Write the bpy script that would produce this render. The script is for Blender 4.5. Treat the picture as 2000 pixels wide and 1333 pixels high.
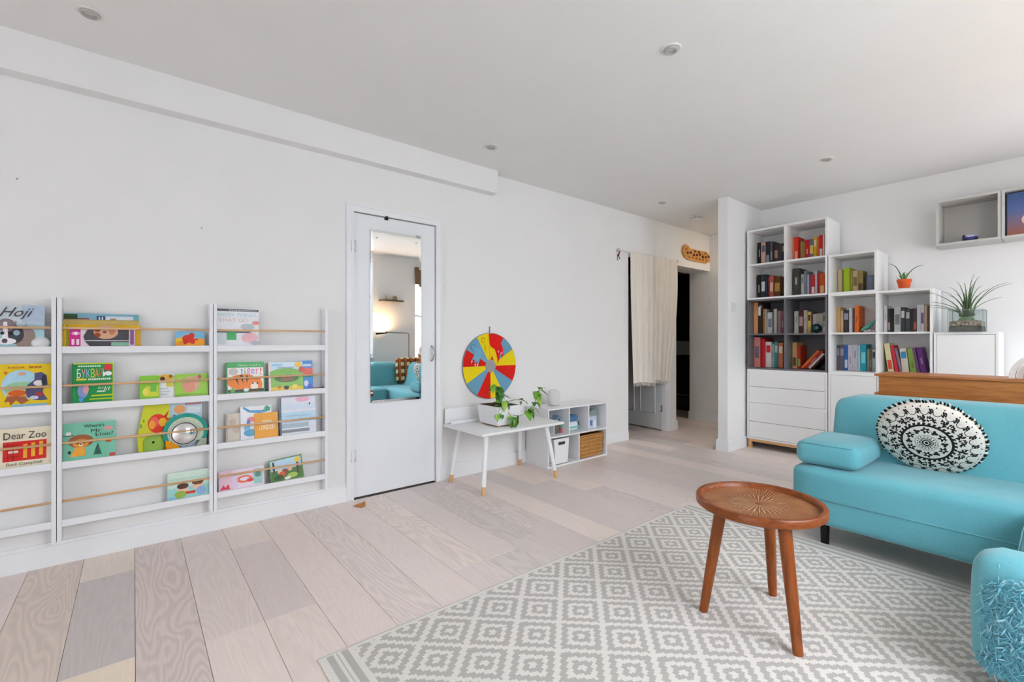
import bpy, bmesh, math, random
from mathutils import Vector, Matrix
random.seed(7)
S = bpy.context.scene
C = S.collection
PI = math.pi
for o in list(bpy.data.objects): bpy.data.objects.remove(o)

# ------------------------------------------------------------------ camera, sky, light, exposure
CAM_H = 1.10
cd = bpy.data.cameras.new('camera'); cam = bpy.data.objects.new('camera', cd); C.objects.link(cam)
cam.location = (0, 0, CAM_H); cam.rotation_euler = (PI/2, 0, -math.atan(738/904))
cd.sensor_width = 36; cd.lens = 36*904/2000; cd.clip_start = .02; S.camera = cam
SKY = 10.8
w = bpy.data.worlds.new('overcast_sky'); S.world = w; w.use_nodes = True
bg = w.node_tree.nodes['Background']; bg.inputs[0].default_value = (.90, .945, 1.02, 1)
_t = w.node_tree; _g = _t.nodes.new('ShaderNodeNewGeometry'); _s = _t.nodes.new('ShaderNodeSeparateXYZ'); _m = _t.nodes.new('ShaderNodeMath'); _c = _t.nodes.new('ShaderNodeClamp'); _a = _t.nodes.new('ShaderNodeMath')
_t.links.new(_g.outputs['Incoming'], _s.inputs[0]); _m.operation = 'MULTIPLY'; _m.inputs[1].default_value = -1.0; _t.links.new(_s.outputs[2], _m.inputs[0]); _t.links.new(_m.outputs[0], _c.inputs[0])
_a.operation = 'MULTIPLY_ADD'; _a.inputs[1].default_value = SKY*2/3; _a.inputs[2].default_value = SKY/3; _t.links.new(_c.outputs[0], _a.inputs[0]); _t.links.new(_a.outputs[0], bg.inputs[1])   # CIE overcast sky: zenith three times the horizon
vs = S.view_settings; vs.view_transform = 'Standard'; vs.look = 'None'; vs.gamma = 1; vs.use_curve_mapping = False
vs.exposure = .95
S.cycles.max_bounces = 7; S.cycles.diffuse_bounces = 5; S.cycles.glossy_bounces = 3; S.cycles.transparent_max_bounces = 8
S.cycles.adaptive_threshold = .08; S.cycles.adaptive_min_samples = 16
S.cycles.sample_clamp_indirect = 6
S.cycles.use_denoising = True; S.cycles.use_light_tree = False; S.cycles.caustics_reflective = False; S.cycles.caustics_refractive = False

# room limits in metres: the long wall with the book racks is y = YL, the window wall y = YR
YL, YR, XB, XF, ZC = 3.185, -.95, 5.34, -4.6, 2.534
WINS = [(.95, 2.52, .85, 2.40), (3.78, 4.75, .45, 2.22)]      # windows in the right-hand wall: x0, x1, z0, z1
FILL_WIN = (-.5, 1.1, .10, 2.36)                                  # glazed doors added behind the camera to even the daylight: y0, y1, z0, z1
for x0, x1, z0, z1 in WINS:                                    # sky portals in the window openings
    ld = bpy.data.lights.new('window_portal', 'AREA'); ld.shape = 'RECTANGLE'; ld.size = x1-x0; ld.size_y = z1-z0
    ld.cycles.is_portal = True
    lo = bpy.data.objects.new('window_portal', ld); C.objects.link(lo)
    lo.location = ((x0+x1)/2, YR-.1, (z0+z1)/2); lo.rotation_euler = (PI/2, 0, 0)

y0, y1, z0, z1 = FILL_WIN
ld = bpy.data.lights.new('window_portal', 'AREA'); ld.shape = 'RECTANGLE'; ld.size = z1-z0; ld.size_y = y1-y0; ld.cycles.is_portal = True
lo = bpy.data.objects.new('window_portal', ld); C.objects.link(lo); lo.location = (XF-.1, (y0+y1)/2, (z0+z1)/2); lo.rotation_euler = (0, -PI/2, 0)

# ------------------------------------------------------------------ helpers
def lin(h):
    if not isinstance(h, str): return h
    h = h.lstrip('#'); c = [int(h[i:i+2], 16)/255 for i in (0, 2, 4)]
    return tuple(x/12.92 if x <= .04045 else ((x+.055)/1.055)**2.4 for x in c)

class E:
    """tiny expression wrapper over shader math nodes"""
    def __init__(s, nt, v): s.nt, s.v = nt, v
    def op(s, kind, b=None, c=None):
        n = s.nt.nodes.new('ShaderNodeMath'); n.operation = kind
        for i, x in enumerate((s, b, c)):
            if x is None: continue
            if isinstance(x, E):
                if isinstance(x.v, (int, float)): n.inputs[i].default_value = x.v
                else: s.nt.links.new(x.v, n.inputs[i])
            else: n.inputs[i].default_value = x
        return E(s.nt, n.outputs[0])
    def __add__(s, b): return s.op('ADD', b)
    __radd__ = __add__
    def __sub__(s, b): return s.op('SUBTRACT', b)
    def __rsub__(s, b): return (s*-1)+b
    def __mul__(s, b): return s.op('MULTIPLY', b)
    __rmul__ = __mul__
    def __truediv__(s, b): return s.op('DIVIDE', b)
    def gt(s, b): return s.op('GREATER_THAN', b)
    def lt(s, b): return s.op('LESS_THAN', b)
    def fr(s): return s.op('FRACT')
    def fl(s): return s.op('FLOOR')
    def ab(s): return s.op('ABSOLUTE')
    def sin(s): return s.op('SINE')
    def mx(s, b): return s.op('MAXIMUM', b)
    def mn(s, b): return s.op('MINIMUM', b)
    def sq(s): return s.op('SQRT')

def newmat(name, col, rough=.6, spec=.3, metal=0):
    m = bpy.data.materials.new(name); m.use_nodes = True
    p = m.node_tree.nodes['Principled BSDF']
    p.inputs['Base Color'].default_value = (*lin(col), 1); p.inputs['Roughness'].default_value = rough
    p.inputs['Specular IOR Level'].default_value = spec; p.inputs['Metallic'].default_value = metal
    m.diffuse_color = (*lin(col), 1)
    return m, m.node_tree, p
def node(nt, t, **kw):
    n = nt.nodes.new(t)
    for k, v in kw.items():
        if k in n.inputs: n.inputs[k].default_value = v
        else: setattr(n, k, v)
    return n
def coords(nt, kind='Object', scale=(1, 1, 1)):
    tc = node(nt, 'ShaderNodeTexCoord'); mp = node(nt, 'ShaderNodeMapping'); mp.inputs['Scale'].default_value = scale
    nt.links.new(tc.outputs[kind], mp.inputs[0]); return mp.outputs[0]
def ramp(nt, fac, stops):
    r = node(nt, 'ShaderNodeValToRGB'); nt.links.new(fac, r.inputs[0]); e = r.color_ramp.elements
    while len(e) < len(stops): e.new(.5)
    for k, (p, c) in zip(e, stops): k.position = p; k.color = (*lin(c), 1)
    return r.outputs[0]
def bump(nt, p, h, strength=.2, dist=.002):
    b = node(nt, 'ShaderNodeBump', Strength=strength, Distance=dist); nt.links.new(h, b.inputs['Height']); nt.links.new(b.outputs[0], p.inputs['Normal'])

_M = {}
def plain(col, rough=.55, var=.04, scale=30, spec=.3, metal=0):
    """painted / printed surface: one colour with a faint mottled tone"""
    key = (col, rough, var, scale, spec, metal)
    if key in _M: return _M[key]
    m, nt, p = newmat('paint_'+str(col), col, rough, spec, metal)
    n = node(nt, 'ShaderNodeTexNoise', Scale=scale, Detail=1.0); nt.links.new(coords(nt), n.inputs[0])
    c = lin(col); d = tuple(x*(1-var) for x in c); u = tuple(min(1, x*(1+var)) for x in c)
    nt.links.new(ramp(nt, n.outputs[0], [(.3, d), (.7, u)]), p.inputs['Base Color'])
    _M[key] = m; return m
def wood(col, dark, scale=(2, 40, 40), rough=.45, name='wood', rel=.12, mid=.5):
    key = ('wood', col, dark, scale, rough, name)
    if key in _M: return _M[key]
    m, nt, p = newmat(name, col, rough, .35)
    co = coords(nt, 'Object', scale)
    n = node(nt, 'ShaderNodeTexNoise', Scale=1.0, Detail=6.0, Roughness=.65, Distortion=1.2); nt.links.new(co, n.inputs[0])
    nt.links.new(ramp(nt, n.outputs[0], [(mid-.2, dark), (mid+.2, col)]), p.inputs['Base Color'])
    bump(nt, p, n.outputs[0], rel, .001); _M[key] = m; return m
def fabric(col, col2, name='fabric', scale=260, rough=.95, strength=.35):
    key = ('fab', col, col2, scale)
    if key in _M: return _M[key]
    m, nt, p = newmat(name, col, rough, .1)
    p.inputs['Sheen Weight'].default_value = .25
    n = node(nt, 'ShaderNodeTexNoise', Scale=scale, Detail=3.0, Roughness=.7); nt.links.new(coords(nt), n.inputs[0])
    n2 = node(nt, 'ShaderNodeTexNoise', Scale=4.0, Detail=4.0); nt.links.new(coords(nt), n2.inputs[0])
    f = E(nt, n.outputs[0])*.75+E(nt, n2.outputs[0])*.25
    nt.links.new(ramp(nt, f.v, [(.35, col2), (.65, col)]), p.inputs['Base Color'])
    bump(nt, p, n.outputs[0], strength, .0015); _M[key] = m; return m
def thin_glass(name, tint=(1, 1, 1), gloss=.08, rough=.02):
    m = bpy.data.materials.new(name); m.use_nodes = True; nt = m.node_tree; nt.nodes.clear()
    o = node(nt, 'ShaderNodeOutputMaterial'); t = node(nt, 'ShaderNodeBsdfTransparent'); g = node(nt, 'ShaderNodeBsdfGlossy'); mx = node(nt, 'ShaderNodeMixShader')
    t.inputs[0].default_value = (*tint, 1); g.inputs['Roughness'].default_value = rough
    mx.inputs[0].default_value = .03+gloss*.25; nt.links.new(t.outputs[0], mx.inputs[1]); nt.links.new(g.outputs[0], mx.inputs[2]); nt.links.new(mx.outputs[0], o.inputs[0])
    return m

class MB:
    def __init__(s): s.b = bmesh.new()
    def box(s, x0, x1, y0, y1, z0, z1, bev=0, seg=2):
        b = bmesh.new(); bmesh.ops.create_cube(b, size=1)
        for v in b.verts: v.co = Vector((x0+(v.co.x+.5)*(x1-x0), y0+(v.co.y+.5)*(y1-y0), z0+(v.co.z+.5)*(z1-z0)))
        if bev: bmesh.ops.bevel(b, geom=b.edges[:], offset=bev, segments=seg, affect='EDGES', profile=.5)
        return s.add(b)
    def add(s, b, mat=None):
        if mat is not None: b.transform(mat)
        me = bpy.data.meshes.new('tmp'); b.to_mesh(me); b.free(); s.b.from_mesh(me); bpy.data.meshes.remove(me); return s
    def soft(s, x0, x1, y0, y1, z0, z1, r=.04, bulge=(0, 0, 0), cuts=9):
        """upholstered block: rounded edges, faces swelling by bulge per axis"""
        b = bmesh.new(); bmesh.ops.create_cube(b, size=2); bmesh.ops.subdivide_edges(b, edges=b.edges[:], cuts=cuts, use_grid_fill=True)
        h = Vector(((x1-x0)/2, (y1-y0)/2, (z1-z0)/2)); c = Vector(((x0+x1)/2, (y0+y1)/2, (z0+z1)/2))
        for v in b.verts:
            n = v.co.copy()
            n = Vector([math.copysign(abs(k)**.75, k) if abs(k) < 1 else k for k in n])
            p = Vector((n.x*h.x, n.y*h.y, n.z*h.z)); q = Vector([max(-(h[i]-r), min(h[i]-r, p[i])) for i in range(3)])
            d = p-q
            if d.length > 1e-9: p = q+d.normalized()*r
            for i in range(3):
                j, k = (i+1) % 3, (i+2) % 3
                p[i] += (1 if n[i] > 0 else -1)*bulge[i]*max(0, abs(n[i]))**3*(1-n[j]**2)*(1-n[k]**2)
            v.co = p+c
        return s.add(b)
    def tube(s, pts, r, n=8, caps=True, closed=False):
        P = [Vector(p) for p in pts]; R = r if isinstance(r, (list, tuple)) else [r]*len(P); rings = []; up = None
        for i, p in enumerate(P):
            if closed: t = P[(i+1) % len(P)]-P[i-1]
            else: t = P[min(i+1, len(P)-1)]-P[max(i-1, 0)]
            t.normalize()
            if up is None: up = Vector((0, 0, 1)) if abs(t.z) < .9 else Vector((1, 0, 0))
            a = t.cross(up); a = a.normalized() if a.length > 1e-6 else t.orthogonal().normalized(); bb = a.cross(t).normalized(); up = bb
            rings.append([s.b.verts.new(p+(a*math.cos(2*PI*k/n)+bb*math.sin(2*PI*k/n))*R[i]) for k in range(n)])
        m = len(P)
        for i in range(m if closed else m-1):
            A, B = rings[i], rings[(i+1) % m]
            for k in range(n): s.b.faces.new((A[k], A[(k+1) % n], B[(k+1) % n], B[k]))
        if caps and not closed: s.b.faces.new(rings[0][::-1]); s.b.faces.new(rings[-1])
        return s
    def lathe(s, prof, n=32, c=(0, 0, 0), sx=1, sy=1):
        rings = []
        for r, z in prof:
            if r <= 1e-6: rings.append([s.b.verts.new((c[0], c[1], c[2]+z))])
            else: rings.append([s.b.verts.new((c[0]+r*sx*math.cos(2*PI*k/n), c[1]+r*sy*math.sin(2*PI*k/n), c[2]+z)) for k in range(n)])
        for A, B in zip(rings, rings[1:]):
            for k in range(n):
                q = [A[k % len(A)], A[(k+1) % len(A)], B[(k+1) % len(B)], B[k % len(B)]]; u = []
                for v in q:
                    if v not in u: u.append(v)
                if len(u) > 2: s.b.faces.new(u)
        return s
    def prism(s, pts, y0, y1):
        """outline in (x, z) pushed from y0 to y1"""
        A = [s.b.verts.new((x, y0, z)) for x, z in pts]; B = [s.b.verts.new((x, y1, z)) for x, z in pts]; n = len(pts)
        s.b.faces.new(A); s.b.faces.new(B[::-1])
        for k in range(n): s.b.faces.new((A[k], B[k], B[(k+1) % n], A[(k+1) % n]))
        return s
    def grid(s, f, nu, nv, thick=0):
        V = [[s.b.verts.new(f(i/nu, j/nv)) for j in range(nv+1)] for i in range(nu+1)]
        for i in range(nu):
            for j in range(nv): s.b.faces.new((V[i][j], V[i+1][j], V[i+1][j+1], V[i][j+1]))
        return s
    def obj(s, name, m, parent=None, smooth=False, kind=None, loc=None, rot=None):
        bmesh.ops.recalc_face_normals(s.b, faces=s.b.faces[:])
        me = bpy.data.meshes.new(name); s.b.to_mesh(me); s.b.free()
        if smooth:
            for p in me.polygons: p.use_smooth = True
            if smooth != True:
                try: me.set_sharp_from_angle(angle=smooth)
                except Exception: pass
        me.materials.append(m); o = bpy.data.objects.new(name, me); C.objects.link(o)
        if parent is not None: o.parent = parent
        if kind: o['kind'] = kind
        if loc: o.location = loc
        if rot: o.rotation_euler = rot
        return o
SM = math.radians(40)
def tag(o, label, cat, group=None):
    o['label'] = label; o['category'] = cat
    if group: o['group'] = group
    return o
def thing(name, label, cat, loc=(0, 0, 0), rot=(0, 0, 0), group=None):
    o = bpy.data.objects.new(name, None); o.empty_display_size = .05; C.objects.link(o); o.location = loc; o.rotation_euler = rot
    return tag(o, label, cat, group)
def struct(o): o['kind'] = 'structure'; return o
def part_label(o, s): o['label'] = s; return o
def text_mesh(mb, txt, cx, cz, width, height, y0, shear=0, dy=.0006):
    """lettering in the (x, z) plane facing -y, fitted to width and height"""
    cu = bpy.data.curves.new('t', 'FONT'); cu.body = txt; cu.align_x = 'CENTER'; cu.shear = shear; cu.resolution_u = 2
    ob = bpy.data.objects.new('t', cu); C.objects.link(ob)
    me = bpy.data.meshes.new_from_object(ob.evaluated_get(bpy.context.evaluated_depsgraph_get()))
    bpy.data.objects.remove(ob); bpy.data.curves.remove(cu)
    if not me.vertices: return mb
    xs = [v.co.x for v in me.vertices]; ys = [v.co.y for v in me.vertices]
    w0, h0 = max(xs)-min(xs), max(ys)-min(ys); mx, my = (max(xs)+min(xs))/2, (max(ys)+min(ys))/2
    sx, sz = width/w0, height/h0
    V = [mb.b.verts.new((cx+(v.co.x-mx)*sx, y0, cz+(v.co.y-my)*sz)) for v in me.vertices]
    for p in me.polygons:
        try: mb.b.faces.new([V[i] for i in p.vertices])
        except ValueError: pass
    bpy.data.meshes.remove(me); return mb
def ellipse(cx, cz, rx, rz, n=20): return [(cx+rx*math.cos(2*PI*k/n), cz+rz*math.sin(2*PI*k/n)) for k in range(n)]

# ------------------------------------------------------------------ materials of the setting
def wall_paint(name, col):
    m, nt, p = newmat(name, col, .85, .15)
    n = node(nt, 'ShaderNodeTexNoise', Scale=3.0, Detail=1.0); nt.links.new(coords(nt), n.inputs[0])
    c = lin(col); nt.links.new(ramp(nt, n.outputs[0], [(.3, tuple(x*.985 for x in c)), (.7, c)]), p.inputs['Base Color'])
    return m
M_WALL = wall_paint('wall_paint', 'ebebea'); M_CEIL = wall_paint('ceiling_paint', 'ebeae8')
M_TRIM = plain('eceef0', .35, .01, 5, .4)
M_WHITE = plain('eaebec', .4, .012, 6, .35)
M_METAL = plain('b8b8b8', .25, .03, 40, .5, 1)
M_BLACK = plain('0d0c0c', .4, .1)
def plank_mat():
    m, nt, p = newmat('limed_oak', 'bcaea4', .42, .3)
    tc = node(nt, 'ShaderNodeTexCoord'); oi = node(nt, 'ShaderNodeObjectInfo')
    r = E(nt, oi.outputs['Random']); sx = node(nt, 'ShaderNodeSeparateXYZ'); nt.links.new(tc.outputs['Object'], sx.inputs[0])
    x, y = E(nt, sx.outputs[0]), E(nt, sx.outputs[1])
    cv = node(nt, 'ShaderNodeCombineXYZ'); nt.links.new((x*5+r*91).v, cv.inputs[0]); nt.links.new((y*.8+r*37).v, cv.inputs[1])
    n = node(nt, 'ShaderNodeTexNoise', Scale=1.0, Detail=2.5, Roughness=.5, Distortion=.4); nt.links.new(cv.outputs[0], n.inputs[0])
    rings = ((E(nt, n.outputs[0])*150+x*40).sin()*.5+.5)                         # cathedral figure: contour lines of a stretched field
    cf = node(nt, 'ShaderNodeCombineXYZ'); nt.links.new((x*160+r*13).v, cf.inputs[0]); nt.links.new((y*4).v, cf.inputs[1])
    fine = node(nt, 'ShaderNodeTexNoise', Scale=1.0, Detail=4.0); nt.links.new(cf.outputs[0], fine.inputs[0])
    amt = E(nt, oi.outputs['Alpha'])
    g = (rings*amt*.30+E(nt, fine.outputs[0])*.42)
    tone = oi.outputs['Color']
    hsv = node(nt, 'ShaderNodeHueSaturation'); nt.links.new(tone, hsv.inputs['Color']); nt.links.new((1.58-g*.66).v, hsv.inputs['Value'])
    hsv.inputs['Saturation'].default_value = 1.0
    nt.links.new(hsv.outputs[0], p.inputs['Base Color'])
    return m
M_PLANK = plank_mat()

# ------------------------------------------------------------------ floor: boards 0.197 m wide, laid towards the rack wall
fl = struct(MB().box(XF, 7.2, YR-.1, 5.3, -.06, -.012).obj('floor', plain('6e645c', .8)))
TONES = ['c8bcb7', 'c3b9b4', 'cabdb6', 'bdb4af', 'c6bab4', 'cbbfb8', 'bcb2ae', 'ccbfb4']
JOINTS = {-1: [(2.87, 'c9beb2', .2), (2.08, 'b3aba8', .35), (1.0, 'd0c1b0', .15)], 0: [(9, 'c2b5b0', 1.0)], 1: [(2.02, 'c6bab5', .45)], 2: [(2.83, 'cabeb5', .15), (2.02, 'bfb3b0', .2)], -2: [(9, 'c3b5ab', .9)], 3: [(9, 'c9bcb6', .25)]}     # board ends seen by the rack wall: lower end y, tone, figure
k = -23
while True:
    x0 = -.191+.197*(k+1)-.003; x1 = x0+.197; k += 1
    if x0 > 7.0: break
    if x1 < XF: continue
    lim = 3.17 if x1 < 4.2 else 5.2; segs = []; hi = lim
    for lo_, tn, am in JOINTS.get(k-1+0, []):
        lo_ = max(YR-.1, lo_ if lo_ < 8 else hi-1.9); segs.append((lo_, hi, tn, am)); hi = lo_
    if not segs: hi = lim; L = random.uniform(.5, 1.9)
    else: L = random.choice((1.25, 1.6, 1.9))
    while hi > YR-.1+.02:
        lo_ = hi-L
        if lo_ < YR+.15: lo_ = YR-.1
        segs.append((lo_, hi, random.choice(TONES), random.choice((.12, .2, .3, .35, .5, .9)))); hi = lo_; L = random.choice((1.25, 1.6, 1.9, 1.0))
    for a, b, tn, am in segs:
        cx, cy = (x0+x1)/2, (a+b)/2
        o = MB().box(x0+.0007-cx, x1-.0007-cx, a+.0007-cy, b-.0007-cy, -.012, 0, .0009, 1).obj('floor_plank', M_PLANK, fl, loc=(cx, cy, 0)); o.color = (*lin(tn), am)
# ------------------------------------------------------------------ ceiling, walls
ce = struct(MB().box(XF-.1, 7.3, YR-.2, YL+.1, ZC, ZC+.1).obj('ceiling', M_CEIL))
D0, D1, DZ = 1.176, 1.826, 2.0            # cupboard door opening
H0, H1, HZ = 4.265, 5.03, 2.06            # doorway behind the curtain
P0, P1, PZ = 5.25, 6.08, 2.05             # passage
wl = MB()
wl.box(XF-.1, D0, YL, YL+.12, 0, ZC).box(D0, D1, YL, YL+.12, DZ, ZC).box(D0, D1, YL+.07, YL+.12, 0, DZ).box(D1, H0, YL, YL+.12, 0, ZC)
wl.box(H0, H1, YL, YL+.05, HZ, ZC).box(H1, P0, YL, YL+.05, 0, ZC).box(P0, P1, YL, YL+.30, PZ, ZC)
struct(wl.obj('wall_left', M_WALL))
struct(MB().box(XB, XB+.1, YR-.1, 2.21, 0, ZC).obj('wall_back', M_WALL))
fy0, fy1, fz0, fz1 = FILL_WIN
struct(MB().box(XF-.2, XF, YR-.1, fy0, 0, ZC).box(XF-.2, XF, fy1, YL+.1, 0, ZC).box(XF-.2, XF, fy0, fy1, 0, fz0).box(XF-.2, XF, fy0, fy1, fz1, ZC).obj('wall_front', M_WALL))
wr = MB(); xs = XF-.1
for x0, x1, z0, z1 in WINS:
    wr.box(xs, x0, YR-.2, YR, 0, ZC).box(x0, x1, YR-.2, YR, 0, z0).box(x0, x1, YR-.2, YR, z1, ZC); xs = x1
wr.box(xs, XB+.1, YR-.2, YR, 0, ZC); struct(wr.obj('wall_right', M_WALL))
struct(MB().box(4.56, XB+.1, 2.205, 2.30, 0, ZC).obj('wall_pier', M_WALL))
struct(MB().box(6.08, 6.18, 2.0, 3.48, 0, ZC).obj('wall_hall', M_WALL))
struct(MB().box(XB+.1, 6.2, 1.9, 2.0, 0, ZC).obj('wall_hall_end', M_WALL))
M_DARKW = plain('141416', .25, .2, 3, .5)
back = MB()                               # rooms beyond the two openings, closed off from the sky
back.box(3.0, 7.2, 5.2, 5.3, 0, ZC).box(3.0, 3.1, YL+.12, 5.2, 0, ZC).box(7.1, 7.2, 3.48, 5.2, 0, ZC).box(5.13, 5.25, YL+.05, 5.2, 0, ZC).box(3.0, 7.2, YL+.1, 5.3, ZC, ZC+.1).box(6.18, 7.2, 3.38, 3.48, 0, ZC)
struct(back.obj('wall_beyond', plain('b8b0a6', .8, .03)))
sb = struct(MB().box(XF, 2.374, 3.098, YL, 2.345, ZC).obj('trim_ceiling_box', M_WALL))
# ------------------------------------------------------------------ skirting boards
def skirt(name, pts):
    b = MB()
    for (xa, ya), (xb, yb), (nx, ny) in pts:
        t = .016; x0, x1 = sorted((xa, xb)); y0, y1 = sorted((ya, yb))
        if nx: x0, x1 = (xa-t, xa) if nx < 0 else (xa, xa+t)
        if ny: y0, y1 = (ya-t, ya) if ny < 0 else (ya, ya+t)
        b.box(x0, x1, y0, y1, 0, .098).box(x0+(.007 if nx < 0 else 0), x1-(.007 if nx > 0 else 0), y0+(.007 if ny < 0 else 0), y1-(.007 if ny > 0 else 0), .098, .115)
    return struct(b.obj(name, M_TRIM))
skirt('baseboard_left', [((XF, YL), (1.127, YL), (0, -1)), ((1.875, YL), (H0, YL), (0, -1)), ((5.09, YL), (P0+.016, YL), (0, -1))])
skirt('baseboard_pier', [((4.544, 2.205), (XB, 2.205), (0, -1)), ((4.56, 2.205), (4.56, 2.30), (-1, 0)), ((4.544, 2.30), (XB, 2.30), (0, 1))])
skirt('baseboard_back', [((XB, YR), (XB, 2.2), (-1, 0))])
skirt('baseboard_hall', [((6.08, 2.0), (6.08, 3.49), (-1, 0))])
# ------------------------------------------------------------------ windows in the right wall
M_PANE = thin_glass('window_glass')
for i, (x0, x1, z0, z1) in enumerate(WINS):
    t = struct(MB().box(x0, x1, YR-.14, YR-.08, z0, z0+.05).box(x0, x1, YR-.14, YR-.08, z1-.05, z1).box(x0, x0+.05, YR-.14, YR-.08, z0+.05, z1-.05).box(x1-.05, x1, YR-.14, YR-.08, z0+.05, z1-.05).obj('window_%d' % (i+1), M_TRIM))
    n = max(2, round((x1-x0)/.6)); zz = z0+(z1-z0)*.62
    for a in range(n):
        xa, xb = x0+.05+(x1-x0-.1)*a/n, x0+.05+(x1-x0-.1)*(a+1)/n
        if a: MB().box(xa-.02, xa+.02, YR-.135, YR-.085, z0+.05, z1-.05).obj('mullion', M_TRIM, t)
        for za, zb in ((z0+.05, zz-.02), (zz+.02, z1-.05)):
            MB().box(xa, xb, YR-.112, YR-.108, za, zb).obj('pane', M_PANE, t)
    MB().box(x0+.05, x1-.05, YR-.135, YR-.085, zz-.02, zz+.02).obj('transom', M_TRIM, t)
    MB().box(x0-.05, x1+.05, YR-.08, YR+.06, z0-.03, z0, .006).obj('window_sill', M_TRIM, t)
t = struct(MB().box(XF-.14, XF-.08, fy0, fy1, fz0, fz0+.06).box(XF-.14, XF-.08, fy0, fy1, fz1-.06, fz1).box(XF-.14, XF-.08, fy0, fy0+.06, fz0+.06, fz1-.06).box(XF-.14, XF-.08, fy1-.06, fy1, fz0+.06, fz1-.06).obj('window_3', M_TRIM))  # unseen glazed doors, added to send flatter daylight down the room
for a in range(4):
    ya, yb = fy0+.06+(fy1-fy0-.12)*a/4, fy0+.06+(fy1-fy0-.12)*(a+1)/4
    if a: MB().box(XF-.135, XF-.085, ya-.035, ya+.035, fz0+.06, fz1-.06).obj('mullion', M_TRIM, t)
    MB().box(XF-.112, XF-.108, ya, yb, fz0+.06, fz1-.06).obj('pane', M_PANE, t)
# ------------------------------------------------------------------ cupboard door with mirror
fr = MB()
for x0, x1, z0, z1 in ((1.127, D0, 0, 2.049), (D1, 1.875, 0, 2.049), (D0, D1, DZ, 2.049)):
    fr.box(x0, x1, YL-.014, YL, z0, z1)
fr.box(1.127, 1.137, YL-.02, YL-.014, 0, 2.049).box(1.865, 1.875, YL-.02, YL-.014, 0, 2.049).box(1.137, 1.865, YL-.02, YL-.014, 2.039, 2.049)
fr.box(D0-.012, D0, YL-.019, YL-.014, 0, DZ+.012).box(D1, D1+.012, YL-.019, YL-.014, 0, DZ+.012).box(D0, D1, YL-.019, YL-.014, DZ, DZ+.012)
struct(fr.obj('trim_door', M_TRIM))
dr = struct(MB().box(D0+.004, D1-.005, YL-.002, YL+.036, .010, DZ-.006, .002, 1).obj('door_1', plain('e6e9ec', .35, .01, 4, .4)))
hd = MB().tube([(1.79, YL-.002, .945), (1.79, YL-.02, .952), (1.79, YL-.034, .98), (1.79, YL-.038, 1.003), (1.79, YL-.034, 1.026), (1.79, YL-.02, 1.054), (1.79, YL-.002, 1.061)], .005, 8).obj('door_handle', M_METAL, dr, True)
for z in (.30, 1.76):
    MB().tube([(D0+.002, YL-.008, z-.045), (D0+.002, YL-.008, z+.045)], .006, 8).box(D0-.02, D0, YL-.0155, YL-.013, z-.04, z+.04).box(D0+.005, D0+.022, YL-.004, YL-.001, z-.04, z+.04).obj('hinge', plain('dfe2e4', .4), dr, True)
MB().box(1.405, 1.43, YL-.012, YL-.002, DZ-.022, DZ-.004).box(1.41, 1.425, YL-.02, YL-.002, DZ-.004, DZ+.004).obj('door_catch', M_BLACK, dr)
mm, nt, p = newmat('silvered_glass', 'f4f6f6', .0, .5, 1.0)
mi = tag(MB().box(1.299, 1.697, YL-.009, YL-.0025, .659, 1.893).obj('wall_mirror', M_METAL), 'tall frameless wall mirror hung on the white cupboard door', 'mirror')
b = bmesh.new(); bw = .017
X0, X1, Z0, Z1 = 1.299, 1.697, .659, 1.893
vo = [b.verts.new((x, YL-.009, z)) for x, z in ((X0, Z0), (X1, Z0), (X1, Z1), (X0, Z1))]; vi = [b.verts.new((x, YL-.0100, z)) for x, z in ((X0+bw, Z0+bw), (X1-bw, Z0+bw), (X1-bw, Z1-bw), (X0+bw, Z1-bw))]
b.faces.new(vi)
for k in range(4): b.faces.new((vo[k], vo[(k+1) % 4], vi[(k+1) % 4], vi[k]))
q = MB(); q.add(b); q.obj('mirror_glass', mm, mi)
for x in (1.345, 1.655):
    MB().lathe([(0, 0), (.005, 0), (.005, .004), (0, .006)], 12).obj('mirror_screw', M_METAL, mi, loc=(x, YL-.0100, 1.84), rot=(PI/2, 0, 0))
MB().box(1.655, 1.69, YL-.016, YL-.006, 1.876, 1.9, .002, 1).obj('mirror_clip', M_METAL, mi)
tag(MB().prism([(-.04, 0), (.035, 0), (.035, .028), (.028, .03)], -.02, .02).obj('door_wedge', wood('c98f55', '9a6636', (20, 60, 20)), loc=(1.16, 3.03, 0), rot=(0, 0, -1.0)), 'small wooden door wedge lying on the floor by the cupboard door', 'door wedge')

# ------------------------------------------------------------------ wall book racks
M_RACK = plain('e9ebee', .4, .01, 5, .35); M_DOWEL = wood('e6c39b', 'cfa271', (2, 30, 30), .5, 'beech')
LIP = [1.074, .795, .515, .235]; ROD = [1.163, .883, .604, .324]
def rack(x0, x1, label):
    t = thing('book_rack', label, 'book rack', (x0, YL, .13), group='book racks on the wall'); W = x1-x0
    for a in (0, W-.0165): MB().box(a, a+.0165, -.083, -.001, 0, 1.182, .001, 1).obj('upright', M_RACK, t)
    for z in LIP:
        z -= .13
        s_ = MB().box(.0165, W-.0165, -.07, -.001, z-.034, z-.025).obj('shelf', M_RACK, t)
        MB().box(.0165, W-.0165, -.08, -.07, z-.034, z, .001, 1).obj('front_lip', M_RACK, s_)
    for z in ROD: MB().tube([(.012, -.0735, z-.13), (W-.012, -.0735, z-.13)], .0058, 10).obj('dowel', M_DOWEL, t, True)
rack(-.93, -.290, 'white wall book rack with four dowels, cut by the left picture edge')
rack(-.287, .346, 'white wall book rack with four dowels, middle one of three')
rack(.349, .980, 'white wall book rack with four dowels, nearest the cupboard door')

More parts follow.
